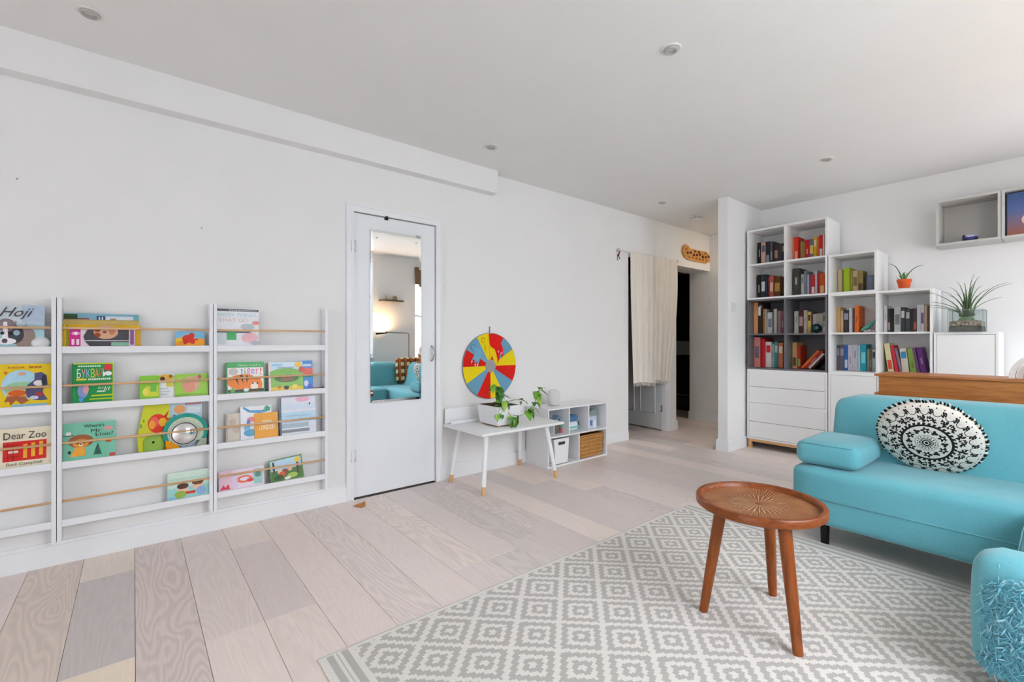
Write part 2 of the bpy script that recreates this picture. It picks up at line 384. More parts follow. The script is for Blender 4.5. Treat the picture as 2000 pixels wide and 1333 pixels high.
GB = 'picture books on the wall racks'
def pbook(label, x0, x1, row, ztop, base, deco, layer=0, t=.009, lean=None, tilt=0, name='picture_book', cat='book', outline=None, group=GB):
    """picture book standing face out on rack row; deco = flat print in 0..1 cover coordinates"""
    z0 = LIP[row]-.0245; W, Hh = x1-x0, ztop-z0; yf = 3.119+layer*.0115
    if lean is None: lean = math.atan2(max(0, 3.181-t-yf-.004*(3-layer)), max(Hh, .12))*.62
    o = MB()
    if outline: o.prism([(-W/2+u*W, v*Hh) for u, v in outline], 0, t)
    else: o.box(-W/2, W/2, 0, t, 0, Hh, .0008, 1)
    o = o.obj(name, plain(base, .35, .03, 25, .4), loc=((x0+x1)/2, yf, z0), rot=(-lean, tilt, 0)); tag(o, label, cat, group)
    if not outline: MB().box(-W/2+.002, W/2-.001, .0015, t-.0015, .002, Hh+.0004).obj('page_block', plain('f0ece2', .8), o)
    X = lambda u: -W/2+u*W
    Z = lambda v: .022+v*(Hh-.022)
    for i, d in enumerate(deco):
        y = -.0005-.00025*i; m = MB(); c = d[-1]; nm = 'cover_picture'
        if d[0] == 'r': pts = [(X(d[1]), Z(d[2])), (X(d[3]), Z(d[2])), (X(d[3]), Z(d[4])), (X(d[1]), Z(d[4]))]
        elif d[0] == 'e': pts = ellipse(X(d[1]), Z(d[2]), d[3]*W, d[4]*Hh)
        elif d[0] == 'p': pts = [(X(u), Z(v)) for u, v in d[1]]
        if d[0] == 'l':                                # a line of print too small to read
            u = d[1]; rr = random.Random(int(d[1]*999)+i); hh = d[4]*Hh/2
            while u < d[3]:
                wd_ = min(rr.uniform(.025, .06), d[3]-u); m.b.faces.new([m.b.verts.new((X(a), y, Z(d[2])+bb)) for a, bb in ((u, -hh), (u+wd_, -hh), (u+wd_, hh), (u, hh))]); u += wd_+.014
            nm = 'cover_print'
        elif d[0] == 't':
            text_mesh(m, d[1], X(d[2]), Z(d[3]), d[4]*W, d[5]*Hh, y, d[6] if len(d) > 7 else 0); nm = 'cover_title'
        else:
            m.b.faces.new([m.b.verts.new((a, y, bb)) for a, bb in pts])
        q = m.obj(nm, plain(c, .35, .05, 60, .4), o)
    return o
def star(cx, cz, r, n, q=.6):
    return [(cx+r*(1 if k % 2 else q)*math.cos(PI*k/n), cz+r*(1 if k % 2 else q)*math.sin(PI*k/n)*1.2) for k in range(2*n)]
# top row
pbook('pale blue picture book with a grey and white dog on the cover', -.60, -.333, 0, 1.269, 'c9d4da', [
    ('r', 0, .0, 1, .42, 'a9d3dc'), ('r', 0, .42, 1, .55, 'a4c4d4'), ('p', [(.72, 1), (.72, .6), (1, .58), (1, 1)], 'b2c4d8'), ('r', 0, 0, 1, .16, '9fc4cc'),
    ('e', .75, .25, .14, .24, '97837d'), ('e', .63, .3, .12, .2, '45444d'), ('e', .53, .52, .11, .14, '8d7f86'), ('p', [(.50, .6), (.545, .6), (.56, .2), (.6, .1), (.45, .1), (.49, .2)], 'ece9ec'),
    ('e', .53, .14, .13, .07, 'f0eef2'), ('e', .52, .15, .035, .05, '55525a'), ('e', .49, .33, .025, .035, '2b2a30'), ('e', .585, .33, .025, .035, '2b2a30'), ('e', .66, .34, .04, .06, '9db3c2'), ('r', .645, .45, .655, .62, '4a5a66'), ('r', .77, .45, .775, .6, '4a5a66'),
    ('t', 'Hoji', .66, .8, .42, .26, .5, '4a4650')])
tag(MB().lathe([(0, -.036), (.02, -.03), (.034, -.012), (.036, 0), (.034, .012), (.02, .03), (0, .036)], 20).obj('white_ball', plain('dfe1e0', .9, .03), smooth=True, loc=(-.347, 3.143, 1.0875)), 'white ball resting on the rack beside the dog picture book', 'ball')
pbook('blue magazine with a dark green corner, rearmost of the stacked magazines', -.268, .019, 0, 1.240, '7fb0c4', [('r', 0, .6, .17, .97, '2f4a22'), ('r', .17, .6, .32, .85, '8a3a2c'), ('r', .42, .6, .53, .93, '1d3a6a'), ('r', .445, .6, .465, .9, 'd8e0e8'), ('r', .485, .6, .505, .9, 'd8e0e8'), ('r', .54, .6, .92, .92, 'd5dde6'), ('r', .6, .66, .68, .86, 'b08a70'), ('r', .94, .6, 1, .97, '67b0b0')], layer=3, t=.006, lean=.05)
pbook('khaki card folder sandwiched in the stack of magazines', -.27, .019, 0, 1.208, 'b29545', [('r', 0, .82, 1, .97, 'c8ac62'), ('r', .3, .70, .42, .74, '4a3212'), ('r', .58, .70, .9, .74, '4a3212')], layer=2, t=.007, lean=.06)
pbook('bright yellow book behind the magazine with a face', -.275, .027, 0, 1.182, 'e8b713', [('r', .0, .0, .03, 1, 'd49a10'), ('r', .06, 0, .075, 1, '6ab04a')], layer=1, t=.008, lean=.05)
pbook('pink and grey magazine with a face printed sideways on its cover', -.245, .004, 0, 1.166, 'e6d6e2', [
    ('r', 0, 0, .16, 1, 'cf2c8c'), ('p', star(.09, .7, .09, 7, .5), 'f0b8d8'), ('e', .09, .7, .025, .07, 'ffffff'), ('r', .03, .1, .07, .4, 'f4d8ea'), ('r', .1, .1, .14, .4, 'f4d8ea'), ('p', [(.2, .55), (.26, .9), (.32, 1), (.9, 1), (.9, .0), (.3, .0), (.22, .3)], '4d4b52'),
    ('e', .54, .78, .19, .3, 'd8a88a'), ('e', .41, .9, .05, .1, '9a4a28'), ('e', .41, .62, .05, .1, '9a4a28'), ('e', .52, .78, .03, .05, '6a3a38'), ('e', .63, .8, .05, .14, 'c9805c'), ('r', .2, .30, 1, .34, 'd8d6da'), ('r', .62, .04, .9, .24, '8ab8a0'), ('r', .9, 0, 1, 1, 'd9b6d4'), ('r', .92, .1, .98, .9, '8a5a86')], layer=0, t=.005, lean=.05)
pbook('small board book with a red creature on an orange field', .176, .309, 0, 1.156, '7fc0e2', [('p', [(0, 0), (1, 0), (1, .5), (.6, .55), (.3, .62), (0, .52)], 'f0a01c'), ('p', [(0, .3), (0, .52), (.35, .62), (.2, .35)], 'e8c832'), ('e', .42, .5, .2, .22, 'd8301c'), ('e', .55, .72, .1, .14, 'd8301c'), ('e', .32, .3, .07, .14, 'c82818'), ('e', .58, .3, .09, .12, 'd8301c'), ('e', .68, .45, .1, .05, 'e0502a')])
pbook('white picture book with pale lettering and a dark strip along its top', .364, .583, 0, 1.289, 'e6e8ec', [('r', 0, .94, 1, 1, '4a4c54'), ('l', .3, .97, .97, .02, 'b8bcc2'), ('t', 'NOISY THINGS', .5, .84, .9, .085, 'a8cfd8'), ('t', 'THAT GO', .4, .70, .7, .085, 'd9b9b4'), ('r', 0, .355, .8, .385, '3a3a3e'), ('r', .24, .16, .46, .37, '3fae62'), ('r', .04, .05, .22, .36, 'ccd8dc'), ('e', .78, .22, .2, .13, 'e8b4bc'), ('e', .9, .08, .12, .06, 'b0b4ba'), ('e', .93, .63, .09, .05, 'e08a88'), ('e', .72, .52, .16, .08, 'b8c0c8')])
# second row
pbook('yellow picture book with a grey wolf beside a tree stump', -.60, -.308, 1, .993, 'eccb1c', [('e', .65, .5, .22, .33, 'aed8ea'), ('e', .66, .42, .2, .15, '9fd0a4'), ('r', .55, .0, .95, .06, '8fc4d8'), ('e', .62, .3, .13, .1, 'f0b878'), ('e', .61, .32, .1, .065, 'd8621c'), ('p', [(.47, .12), (.5, .26), (.7, .24), (.74, .14), (.66, .06), (.6, .16), (.54, .04), (.52, .14)], 'a8603a'), ('p', [(.72, .5), (.8, .62), (.8, .78), (.88, .8), (.94, .72), (.95, .5), (.9, .38), (.9, .3), (.96, .14), (.9, .13), (.8, .14), (.72, .22), (.7, .34)], '56547a'), ('e', .85, .54, .06, .06, 'e8e4e0'), ('e', .91, .6, .03, .12, '33323e'), ('e', .86, .28, .05, .05, 'a83a4a'), ('e', .8, .2, .05, .04, 'c8ccdc'), ('p', [(.6, .76), (.67, .82), (.7, .76), (.65, .72)], 'd8a08a'), ('e', .48, .8, .02, .03, 'd87a1c'), ('l', .5, .92, .68, .04, 'c8861a'), ('l', .74, .92, .88, .04, 'b8601a')])
pbook('green reading primer with colourful lettering', -.237, -.082, 1, .991, '1f9a4e', [('r', 0, .97, 1, 1, 'c8d820'), ('r', .975, 0, 1, 1, 'c8d820'), ('r', 0, 0, .02, 1, '178040'), ('l', .14, .92, .69, .03, 'e8f4ec'), ('t', 'Б', .16, .74, .09, .2, 'f2f2f2'), ('t', 'У', .27, .74, .09, .2, 'f0a0b8'), ('t', 'К', .38, .74, .09, .2, '9ad0f0'), ('t', 'В', .49, .74, .09, .2, 'f0dc4a'), ('t', 'А', .59, .74, .09, .2, 'f0a04a'), ('t', 'Р', .68, .74, .07, .2, 'e85a4a'), ('t', 'Ь', .77, .74, .07, .2, 'f2f2f2'), ('e', .86, .88, .1, .08, 'd8343c'), ('e', .87, .72, .09, .05, 'e8ecf0'), ('r', .1, .565, .34, .61, 'e8d83a'), ('l', .38, .585, .94, .04, 'e8f4ec'), ('e', .26, .3, .13, .16, '8a9ac8'), ('e', .33, .34, .07, .1, 'd8a0a8'), ('t', 'АМ', .68, .36, .13, .05, 'ffffff'), ('t', 'АУ', .84, .34, .16, .09, 'ffffff'), ('l', .6, .27, .8, .035, 'e8f4ec'), ('r', .46, .15, 1, .19, 'b8d020'), ('r', .42, .07, 1, .1, 'b8d020'), ('e', .22, .1, .06, .07, '5a9ad0')])
pbook('narrow lime green board book, left of three low books', .022, .105, 1, .917, '8ac83a', [('r', .3, .1, .95, .55, 'd0d83a'), ('r', .55, .3, .85, .6, '6ac24a'), ('e', .3, .3, .14, .14, 'f0e060')])
pbook('white board book with a giraffe head, middle of three low books', .098, .174, 1, .921, 'e8eaec', [('e', .5, .85, .45, .12, 'e0b03c'), ('e', .28, .8, .14, .08, '4a3018'), ('e', .75, .9, .1, .06, '7a4a20'), ('r', .5, .45, .9, .66, 'd8d050'), ('r', .15, .12, .6, .16, 'b8c4cc'), ('r', .15, .24, .7, .28, 'b8c4cc'), ('r', .15, .36, .6, .4, 'b8c4cc')], layer=1)
pbook('light green board book with a pink animal, right of three low books', .172, .326, 1, .919, '9ccf4a', [('e', .48, .55, .28, .3, 'd8b890'), ('e', .42, .4, .18, .2, 'e09a80'), ('e', .62, .7, .12, .14, 'e0a890'), ('e', .74, .86, .05, .07, 'c84a78'), ('r', .0, .0, 1, .12, '8abf3c'), ('e', .15, .7, .1, .12, 'b8dc5a')])
pbook('green framed board book with a striped orange tiger', .415, .614, 1, .976, '46ad5c', [('r', .03, .56, .97, .82, 'f2f0ee'), ('t', 'Never touch a', .6, .9, .6, .06, 'd8ecd8'), ('r', .03, .04, .97, .56, 'eef2ea'), ('t', 't', .40, .69, .07, .2, '4aa8d8'), ('t', 'i', .48, .69, .035, .2, '6abf4a'), ('t', 'g', .57, .68, .09, .2, 'e84a8a'), ('t', 'e', .69, .69, .09, .14, '9a6ac8'), ('t', 'r', .80, .69, .06, .14, 'e86aa0'), ('t', '!', .9, .69, .035, .2, 'e8484a'), ('e', .18, .7, .12, .1, 'c8c4c0'), ('e', .42, .36, .4, .22, 'ee8420'), ('e', .74, .26, .2, .22, 'ee8420'), ('e', .72, .2, .1, .12, 'f4ecdc'), ('p', [(.2, .5), (.26, .5), (.32, .25)], '2a2018'), ('p', [(.34, .58), (.41, .58), (.43, .3)], '2a2018'), ('p', [(.5, .56), (.56, .55), (.52, .3)], '2a2018'), ('e', .68, .3, .02, .03, '2a2018'), ('e', .8, .3, .02, .03, '2a2018'), ('r', .03, .04, .97, .12, '3a3a30'), ('e', .15, .1, .06, .06, '7ab84a'), ('e', .5, .1, .07, .05, 'e0e8e0')])
pbook('picture book showing a green park under a blue sky', .637, .834, 1, .970, 'cfe4f2', [('r', 0, .0, .06, 1, 'f0d8d0'), ('e', .5, .6, .48, .16, '7dbb4e'), ('r', .06, .12, 1, .6, '8cc45a'), ('e', .52, .42, .36, .12, '4a7a3a'), ('e', .52, .4, .2, .07, '8a6a4a'), ('r', .06, 0, 1, .13, 'e8c83a'), ('e', .3, .12, .06, .05, 'c8782a'), ('e', .5, .1, .08, .06, '2f3a2a'), ('e', .75, .14, .08, .06, 'f0dc6a'), ('l', .25, .8, .75, .05, 'a8b4c8'), ('r', .1, .86, .4, .93, '8fc4e4'), ('e', .86, .9, .1, .08, 'f0c030'), ('e', .95, .72, .07, .1, 'd84a3a')])
pbook('slim blue and red board book beside the park picture book', .828, .897, 1, .974, '3f8fd8', [('r', .1, .45, 1, .75, 'e06a5a'), ('r', .1, .4, 1, .46, '3fa0a8'), ('l', .15, .84, .9, .07, 'e8f0f8'), ('e', .4, .2, .2, .1, 'd8e0f0'), ('e', .7, .1, .2, .07, '5a5ac8')], layer=1)
gl = MB().tube([(.888, 3.128, .797), (.93, 3.126, .797), (.965, 3.126, .7985)], .0025, 6).tube([(.888, 3.14, .792), (.962, 3.14, .793)], .0025, 6).tube([(.965, 3.126, .7985), (.962, 3.14, .793)], .0025, 6)
tag(gl.obj('wire_loop', plain('5a5048', .5)), 'thin dark wire loop lying on the second rack shelf', 'wire')
# third row
pbook('cream picture book with a red panel and bold black title', -.60, -.308, 2, .692, 'e9dfc4', [('r', .45, .16, .94, .66, 'd42420'), ('r', .675, .22, .72, .58, 'efb030'), ('r', .765, .24, .81, .6, 'efb030'), ('r', .855, .26, .9, .62, 'efb030'), ('r', .51, .37, .62, .43, 'e8d8c8'), ('r', .45, .27, .66, .285, 'a01c1c'), ('r', .45, .56, .66, .575, 'a01c1c'), ('r', .5, .16, .508, .66, 'a01c1c'), ('r', .56, .16, .568, .66, 'a01c1c'), ('t', 'Dear Zoo', .695, .81, .48, .16, '3a3232'), ('t', 'Rod Campbell', .695, .075, .4, .085, '6a5a44')])
pbook('mint green picture book with a brown-maned lion', -.269, -.074, 2, .694, '7cc8ac', [('e', .33, .5, .24, .16, 'a4623c'), ('e', .33, .44, .15, .11, 'e89a3c'), ('e', .27, .46, .02, .025, '2a1a12'), ('e', .39, .46, .02, .025, '2a1a12'), ('e', .33, .4, .04, .03, 'f4e8d8'), ('e', .33, .415, .018, .015, '2a1a12'), ('p', [(.22, .34), (.4, .34), (.42, .1), (.14, .1)], 'f0a83c'), ('e', .12, .22, .03, .04, '3a2a1a'), ('p', [(.58, .14), (.72, .14), (.65, .42)], '2f5f52'), ('p', [(.56, .1), (.74, .1), (.65, .25)], '2f5f52'), ('e', .86, .45, .06, .045, 'd8622c'), ('e', .86, .8, .09, .05, 'e8a0a4'), ('e', .1, .72, .05, .05, 'f2efec'), ('r', .0, .66, .2, .68, '5a4a40'), ('r', .88, .02, .99, .1, 'd84040'), ('t', "Where's", .58, .9, .4, .08, '1f2a2a'), ('t', 'Mr', .62, .76, .2, .08, '1f2a2a'), ('t', 'Lion?', .78, .65, .34, .085, '1f2a2a')])
pbook('pale blue cloth book behind the tortoise mirror toy', .14, .300, 2, .757, 'c4ddf0', [('e', .35, .85, .16, .09, 'f0a868'), ('e', .3, .6, .3, .1, 'a8cce8'), ('r', .55, .75, .95, .9, 'dfe6ea'), ('e', .2, .72, .03, .02, '5a6a7a'), ('e', .24, .64, .02, .015, '5a6a7a'), ('r', .5, .94, .98, .98, 'd88888')], layer=3, t=.007, lean=.04)
o = pbook('lime yellow cloth book page with a red fish, standing slanted', .012, .151, 2, .757, 'cfd32a', [('e', .62, .58, .3, .19, 'e0341c'), ('p', [(.75, .68), (.98, .86), (.9, .7), (1.0, .66), (.82, .58)], 'd02818'), ('e', .52, .62, .14, .1, 'f0645a'), ('e', .45, .56, .1, .09, 'f0a030'), ('e', .78, .6, .13, .09, 'f0b020'), ('e', .12, .55, .03, .04, '6aa83a'), ('e', .2, .66, .03, .03, '6aa83a')], layer=2, t=.008, lean=.05, outline=[(.05, 0), (1, 0), (1, 1), (.2, 1), (0, .36)], name='cloth_book')
pbook('small beige notebook at the left end of its rack shelf', .415, .500, 2, .672, 'd8cfc2', [('e', .4, .7, .2, .1, 'c6b8a8'), ('e', .6, .4, .22, .12, 'cbbfb2'), ('r', .05, .05, .1, .95, 'b8aa9a')], layer=2)
pbook('white picture book with blue and pink animals behind the yellow book', .488, .655, 2, .708, 'e9ecf2', [('p', [(.1, 1), (.3, .88), (.7, .86), (.98, .95), (.95, .82), (.6, .76), (.25, .82), (.08, .95)], '5aa0d0'), ('e', .35, .6, .14, .07, 'e88a9a'), ('e', .25, .48, .06, .12, '5a8ac8'), ('e', .3, .2, .2, .1, '5aa8cc'), ('e', .2, .35, .1, .07, '88c0d8'), ('e', .85, .9, .08, .08, '4aa870')], layer=1)
pbook('yellow city guide book with white lettering', .560, .690, 2, .664, 'eaa21c', [('l', .35, .66, .75, .07, 'f7e2b0'), ('t', 'LONDON', .52, .42, .64, .17, 'fbf4e0')])
pbook('large pale picture book with a sky, sea and pink sunset', .700, .914, 2, .746, 'dfe3ee', [('r', 0, .66, 1, .82, 'cfdcec'), ('e', .62, .93, .2, .06, 'eeb0c8'), ('r', 0, .32, 1, .6, 'bcdcee'), ('r', .0, .18, .78, .3, 'a8bcc8'), ('r', 0, .06, .8, .14, '8a8c92'), ('r', 0, 0, .04, 1, '5a6a80'), ('l', .15, .5, .8, .04, '9ac4dc'), ('e', .82, .8, .02, .03, '3a3a44')])
# bottom row
pbook('pale green picture book with two children on the cover', .140, .330, 3, .376, 'cfe6d8', [('r', 0, .0, 1, .42, '9ed4d0'), ('e', .36, .36, .13, .14, 'f0c8a4'), ('e', .36, .46, .14, .09, '5a3424'), ('e', .72, .44, .13, .14, 'f0c8a4'), ('e', .72, .54, .14, .09, '7a4a28'), ('r', .4, .14, .66, .24, 'd83a2c'), ('e', .3, .16, .14, .12, '9ab84a'), ('e', .8, .2, .12, .14, '8ab0d8'), ('e', .3, .38, .015, .02, '2a1a12'), ('e', .42, .38, .015, .02, '2a1a12'), ('e', .66, .46, .015, .02, '2a1a12'), ('e', .78, .46, .015, .02, '2a1a12'), ('r', .05, .72, .9, .76, 'b8d8c4'), ('r', 0, .02, .2, .12, '8ac4dc')])
pbook('white and pink picture book with a curling orange creature', .377, .612, 3, .343, 'ead9e6', [('r', 0, 0, .3, 1, 'e4c2d4'), ('p', [(.02, .05), (.1, .3), (.14, .15), (.2, .32), (.24, .05)], 'd8304a'), ('e', .55, .45, .18, .16, 'e8704a'), ('e', .56, .46, .11, .08, 'e4dcea'), ('e', .68, .36, .08, .08, 'd83a30'), ('r', .76, .1, .96, .9, '9cc8c4'), ('e', .86, .6, .07, .12, '5a8a78'), ('r', .3, .7, .5, .76, 'b8a8d8'), ('r', .33, .1, .4, .6, 'd8c8e8')])
pbook('dark green forest picture book leaning at a tilt on the lowest shelf', .650, .842, 3, .372, '6a8a52', [('r', .04, .5, .96, .95, 'b8d8ec'), ('r', .04, .04, .96, .5, '4a7a3a'), ('e', .85, .82, .09, .1, 'ecc83c'), ('r', .1, .4, .16, .9, '5a4a34'), ('r', .8, .2, .87, .7, '5a4a34'), ('e', .3, .45, .07, .1, 'e8d4bc'), ('e', .45, .42, .07, .1, '8a4a34'), ('e', .6, .5, .07, .1, 'e0b898'), ('e', .35, .3, .1, .12, 'd85a3a'), ('e', .25, .2, .14, .1, '2f5a2c'), ('e', .65, .18, .16, .1, 'a8c45a'), ('e', .5, .1, .1, .06, 'e8ece0')], tilt=-.09)
# tortoise mirror toy, standing in front on the third row
t = thing('tortoise_toy', 'plush tortoise toy with a round mirror in its teal shell', 'toy', (.222, 3.128, LIP[2]-.0245), (-.05, 0, 0))
R0 = .103; body = [(R0*math.cos(a), .104+R0*math.sin(a)) for a in [PI*(k/24)*1.34-.17*PI for k in range(25)]]
MB().prism(body, -.004, .024).obj('shell', fabric('3fae9f', '2c8a80', 'teal_plush', 300), t)
MB().prism([(.083*math.cos(a), .104+.083*math.sin(a)) for a in [PI*(k/24)*1.4-.2*PI for k in range(25)]], -.0055, -.004).obj('shell_panel', fabric('c8d8b8', 'b8c0b0', 'print_cloth', 120), t)
MB().prism([(-.088, .0), (-.02, .0), (-.03, .03), (-.06, .06), (-.09, .07)], -.0075, -.0055).obj('honeycomb_panel', fabric('f0a82c', 'd88818', 'orange_cloth', 90), t)
MB().prism([(.03, .0), (.09, .0), (.098, .06), (.07, .06)], -.0075, -.0055).obj('patch_panel', fabric('c8b0a4', '9ab094', 'patch_cloth', 60), t)
MB().lathe([(.064, 0), (.067, .004), (.064, .008), (.061, .006)], 40).obj('mirror_rim', plain('c8ccc8', .6), t, True, loc=(-.006, -.005, .098), rot=(PI/2, 0, 0))
MB().lathe([(0, .022), (.02, .0205), (.04, .015), (.055, .007), (.062, 0)], 40).obj('convex_mirror', mm, t, True, loc=(-.006, -.004, .098), rot=(PI/2, 0, 0))
hdm = MB(); hdm.soft(-.182, -.098, -.006, .022, .006, .098, .02, (.004, .004, .004), 6); hd = hdm.obj('head', fabric('a4c862', '88b04a', 'green_plush', 320), t, True)
MB().lathe([(0, .004), (.005, .003), (.008, 0)], 14).obj('eye', M_BLACK, hd, loc=(-.143, -.0075, .068), rot=(PI/2, 0, 0))
tag(MB().prism([(0, 0), (.004, .03), (.006, .036), (.012, .012), (.008, -.004)], -.003, 0).obj('green_tag', plain('2f8a5a'), loc=(.986, YL-.012, .76)), 'tiny green ribbon tag hanging off the side of the rack', 'tag')
for x, z in ((-.43, 1.87), (.30, 1.75)):
    tag(MB().lathe([(0, 0), (.004, 0), (.003, .003), (0, .004)], 10).obj('wall_screw', plain('9a948e', .4), loc=(x, YL, z), rot=(PI/2, 0, 0)), 'tiny screw head in the wall above the ' + ('left' if x < 0 else 'middle') + ' book rack', 'screw')

# ------------------------------------------------------------------ felt wheel
t = thing('felt_wheel', 'round felt wheel with red, yellow and blue wedges hanging on the wall', 'wall hanging', (2.35, YL-.004, .888))
R = .277; cols = ['d92a1c', '7aaccc', 'efd214']; fm = [fabric(c, d, 'felt', 200, .95, .2) for c, d in (('e21f14', 'cf1c12'), ('74a9c4', '689ab6'), ('f4dc12', 'e6cb10'))]
MB().prism(ellipse(0, 0, R+.004, R+.004, 64), -.010, 0).obj('backing_disc', fabric('9a9c9e', '85888a', 'grey_felt', 200), t)
for k in range(12):
    a0 = PI/2-k*PI/6; pts = [(.055*math.cos(a0-j*PI/30), .055*math.sin(a0-j*PI/30)) for j in range(5, -1, -1)]+[(R*math.cos(a0-j*PI/30), R*math.sin(a0-j*PI/30)) for j in range(6)]
    MB().prism(pts, -.014, -.010).obj('wedge', fm[k % 3], t)
MB().prism(ellipse(0, 0, .058, .058, 8), -.0165, -.014).obj('centre_patch', fabric('a9a8aa', '97979b', 'grey_felt2', 200), t)
sh = lambda L: [(x+.02, z) for x, z in L]
f1 = MB().prism(sh([(-.231, .159), (-.21, .184), (-.179, .164), (-.129, .143), (-.116, .112), (-.129, .081), (-.141, .04), (-.154, .015), (-.168, .045), (-.182, .016), (-.188, .057), (-.213, .058), (-.188, .098), (-.194, .138), (-.216, .139)]), -.019, -.014).obj('blue_felt_figure', fabric('7fb4d0', '6ea3c0', 'felt_b', 200), t)
MB().tube([(-.205+.02+.02*math.cos(a), -.0205, .165+.02*math.sin(a)) for a in [k*.5 for k in range(11)]], .0025, 6).obj('spiral_trim', fabric('4f8fb8', '447fa6', 'felt_b2', 200), f1)
for x in (-.215, -.182, -.158): MB().prism([(x+.014, .05-.03*(x > -.2)), (x+.026, .05-.03*(x > -.2)), (x+.016, .022-.03*(x > -.2))], -.0215, -.019).obj('claw', plain('ece8e8'), f1)
f2 = MB().prism(sh([(-.04, .183), (-.02, .162), (.019, .141), (.039, .093), (.049, .046), (.046, .009), (.019, .025), (-.007, .089), (-.027, .053), (-.033, .121)]), -.0205, -.014).obj('yellow_felt_figure', fabric('f6d81c', 'e4c414', 'felt_y', 200), t)
f3 = MB().prism(sh([(-.04, .275), (.106, .244), (.082, .199), (.106, .161), (.116, .097), (.106, .071), (.079, .108), (.072, .056), (.049, .009), (.032, .078), (-.02, .162), (-.033, .199)]), -.018, -.014).obj('red_felt_figure', fabric('ea1c18', 'd41412', 'felt_r', 200), t)
MB().tube([(-.08+.018*math.cos(a), -.0155, .22+.02*math.sin(a)) for a in [k*.5 for k in range(12)]], .004, 6).tube([(-.062, -.0155, .18), (-.055, -.0155, .15), (-.06, -.0155, .13)], .004, 6).obj('yellow_trim', fabric('d6b80e', 'c4a60c', 'felt_y2', 200), t)
for x, z in ((.06, .12), (.085, .1), (.1, .11)): MB().prism(ellipse(x+.02, z, .006, .012, 8), -.0195, -.018).obj('pink_patch', plain('e89aa8'), f3)
MB().box(-.006, .004, -.006, 0, R-.01, R+.058).obj('hanging_strap', plain('8f9092', .7), t)

# ------------------------------------------------------------------ child's desk
t = thing('kids_desk', "white child's desk with round legs dipped in pale wood", 'desk', (1.885, 2.64, 0))
W, Dp = .82, .525
MB().box(0, W, 0, Dp, .425, .445, .006).obj('desk_top', M_WHITE, t, SM)
bp = MB().box(.01, W-.01, Dp-.016, Dp-.002, .445, .565, .005).obj('back_panel', M_WHITE, t, SM)
MB().box(.03, W-.03, Dp-.075, Dp-.063, .445, .472, .003).box(.03, W-.03, Dp-.063, Dp-.016, .445, .45).obj('pen_ledge', M_WHITE, bp, SM)
MB().box(.07, W-.07, .06, Dp-.06, .408, .425).obj('apron', M_WHITE, t)
for fx, fy, tx, ty in ((.037, .036, .1, .09), (.751, .027, .70, .09), (.027, .46, .09, .42), (.766, .492, .71, .43)):
    lp = lambda s: (tx+(fx-tx)*s, ty+(fy-ty)*s, .41*(1-s))
    l = MB().tube([lp(0), lp(.86)], [.0195, .0165], 14).obj('leg', M_WHITE, t, SM)
    MB().tube([lp(.86), lp(1)], [.0166, .0155], 14).obj('wooden_tip', wood('e2b885', 'cda06a', (30, 30, 6)), l, SM)
# planter with a trailing plant
t = thing('planter', 'white oblong planter on wooden feet with a trailing vine, on the desk', 'potted plant', (2.105, 2.757, .4455))
L_, w_ = .235, .255; b = MB()
b.box(0, L_, 0, w_, .014, .155); bm_ = b.b
for v in bm_.verts:
    if v.co.z < .1: v.co.x = L_/2+(v.co.x-L_/2)*.86; v.co.y = w_/2+(v.co.y-w_/2)*.9
b.box(.012, L_-.012, .012, w_-.012, .1551, .1556).obj('pot', plain('e8e9ea', .45, .01), t)
MB().box(.014, L_-.014, .014, w_-.014, .1556, .1575).obj('soil', plain('3a2c20', .95, .3, 80), t)
M_FT = wood('dca981', 'c8906a', (20, 20, 20))
for x, y in ((.03, .025), (L_-.055, .025), (.03, w_-.05), (L_-.055, w_-.05)): MB().box(x, x+.026, y, y+.026, 0, .014, .003).obj('foot', M_FT, t)
MB().box(.03, L_-.03, .03, .045, .006, .014).box(.03, .045, .03, w_-.03, .006, .014).obj('foot_rail', M_FT, t)
def leaf_mesh(l, wd, droop=.4, fold=.25, heart=True):
    b = MB(); n = 6
    def f(u, v):
        s = u; half = wd/2*(math.sin(PI*min(1, s**.62))**.9 if heart else math.sin(PI*s)**.7); t_ = (v-.5)*2
        ang = droop*s; return Vector((l*s*math.cos(ang*.8), t_*half, -l*s*math.sin(ang)+abs(t_)*half*fold))
    return b.grid(f, n, 4)
def leafmat(c, d, name):
    m, nt, p = newmat(name, c, .4, .4)
    n = node(nt, 'ShaderNodeTexNoise', Scale=30.0, Detail=3.0); nt.links.new(coords(nt), n.inputs[0]); nt.links.new(ramp(nt, n.outputs[0], [(.35, d), (.65, c)]), p.inputs['Base Color'])
    p.inputs['Subsurface Weight'].default_value = 0; return m
LG = [leafmat('79b03a', '5e9a2c', 'leaf_lime'), leafmat('4f8a3c', '3c6e30', 'leaf_mid'), leafmat('a4c455', '7fb040', 'leaf_pale')]
def leaf(parent, pos, l, wd, yaw, pitch=0, droop=.5, m=None, roll=0, heart=True, name='leaf'):
    return leaf_mesh(l, wd, droop, .22, heart).obj(name, m or random.choice(LG), parent, True, loc=pos, rot=(roll, -pitch, yaw))
def stem(parent, pts, r=.0022, c='6a8a3a'): return MB().tube(pts, r, 6).obj('stem', plain(c), parent, True)
def bez(a, b_, c_, n=10): return [tuple(Vector(a)*(1-s)**2+Vector(b_)*2*s*(1-s)+Vector(c_)*s*s) for s in [k/n for k in range(n+1)]]
stem(t, bez((.10, .1, .157), (.07, .02, .30), (-.03, .0, .33)), .003)
stem(t, bez((.11, .1, .157), (.08, .05, .26), (.02, .0, .29)), .003)
stem(t, bez((.12, .08, .157), (.10, -.06, .08), (.13, -.05, .045)))
stem(t, bez((.13, .08, .157), (.14, -.03, .03), (.28, -.02, .10), 12))
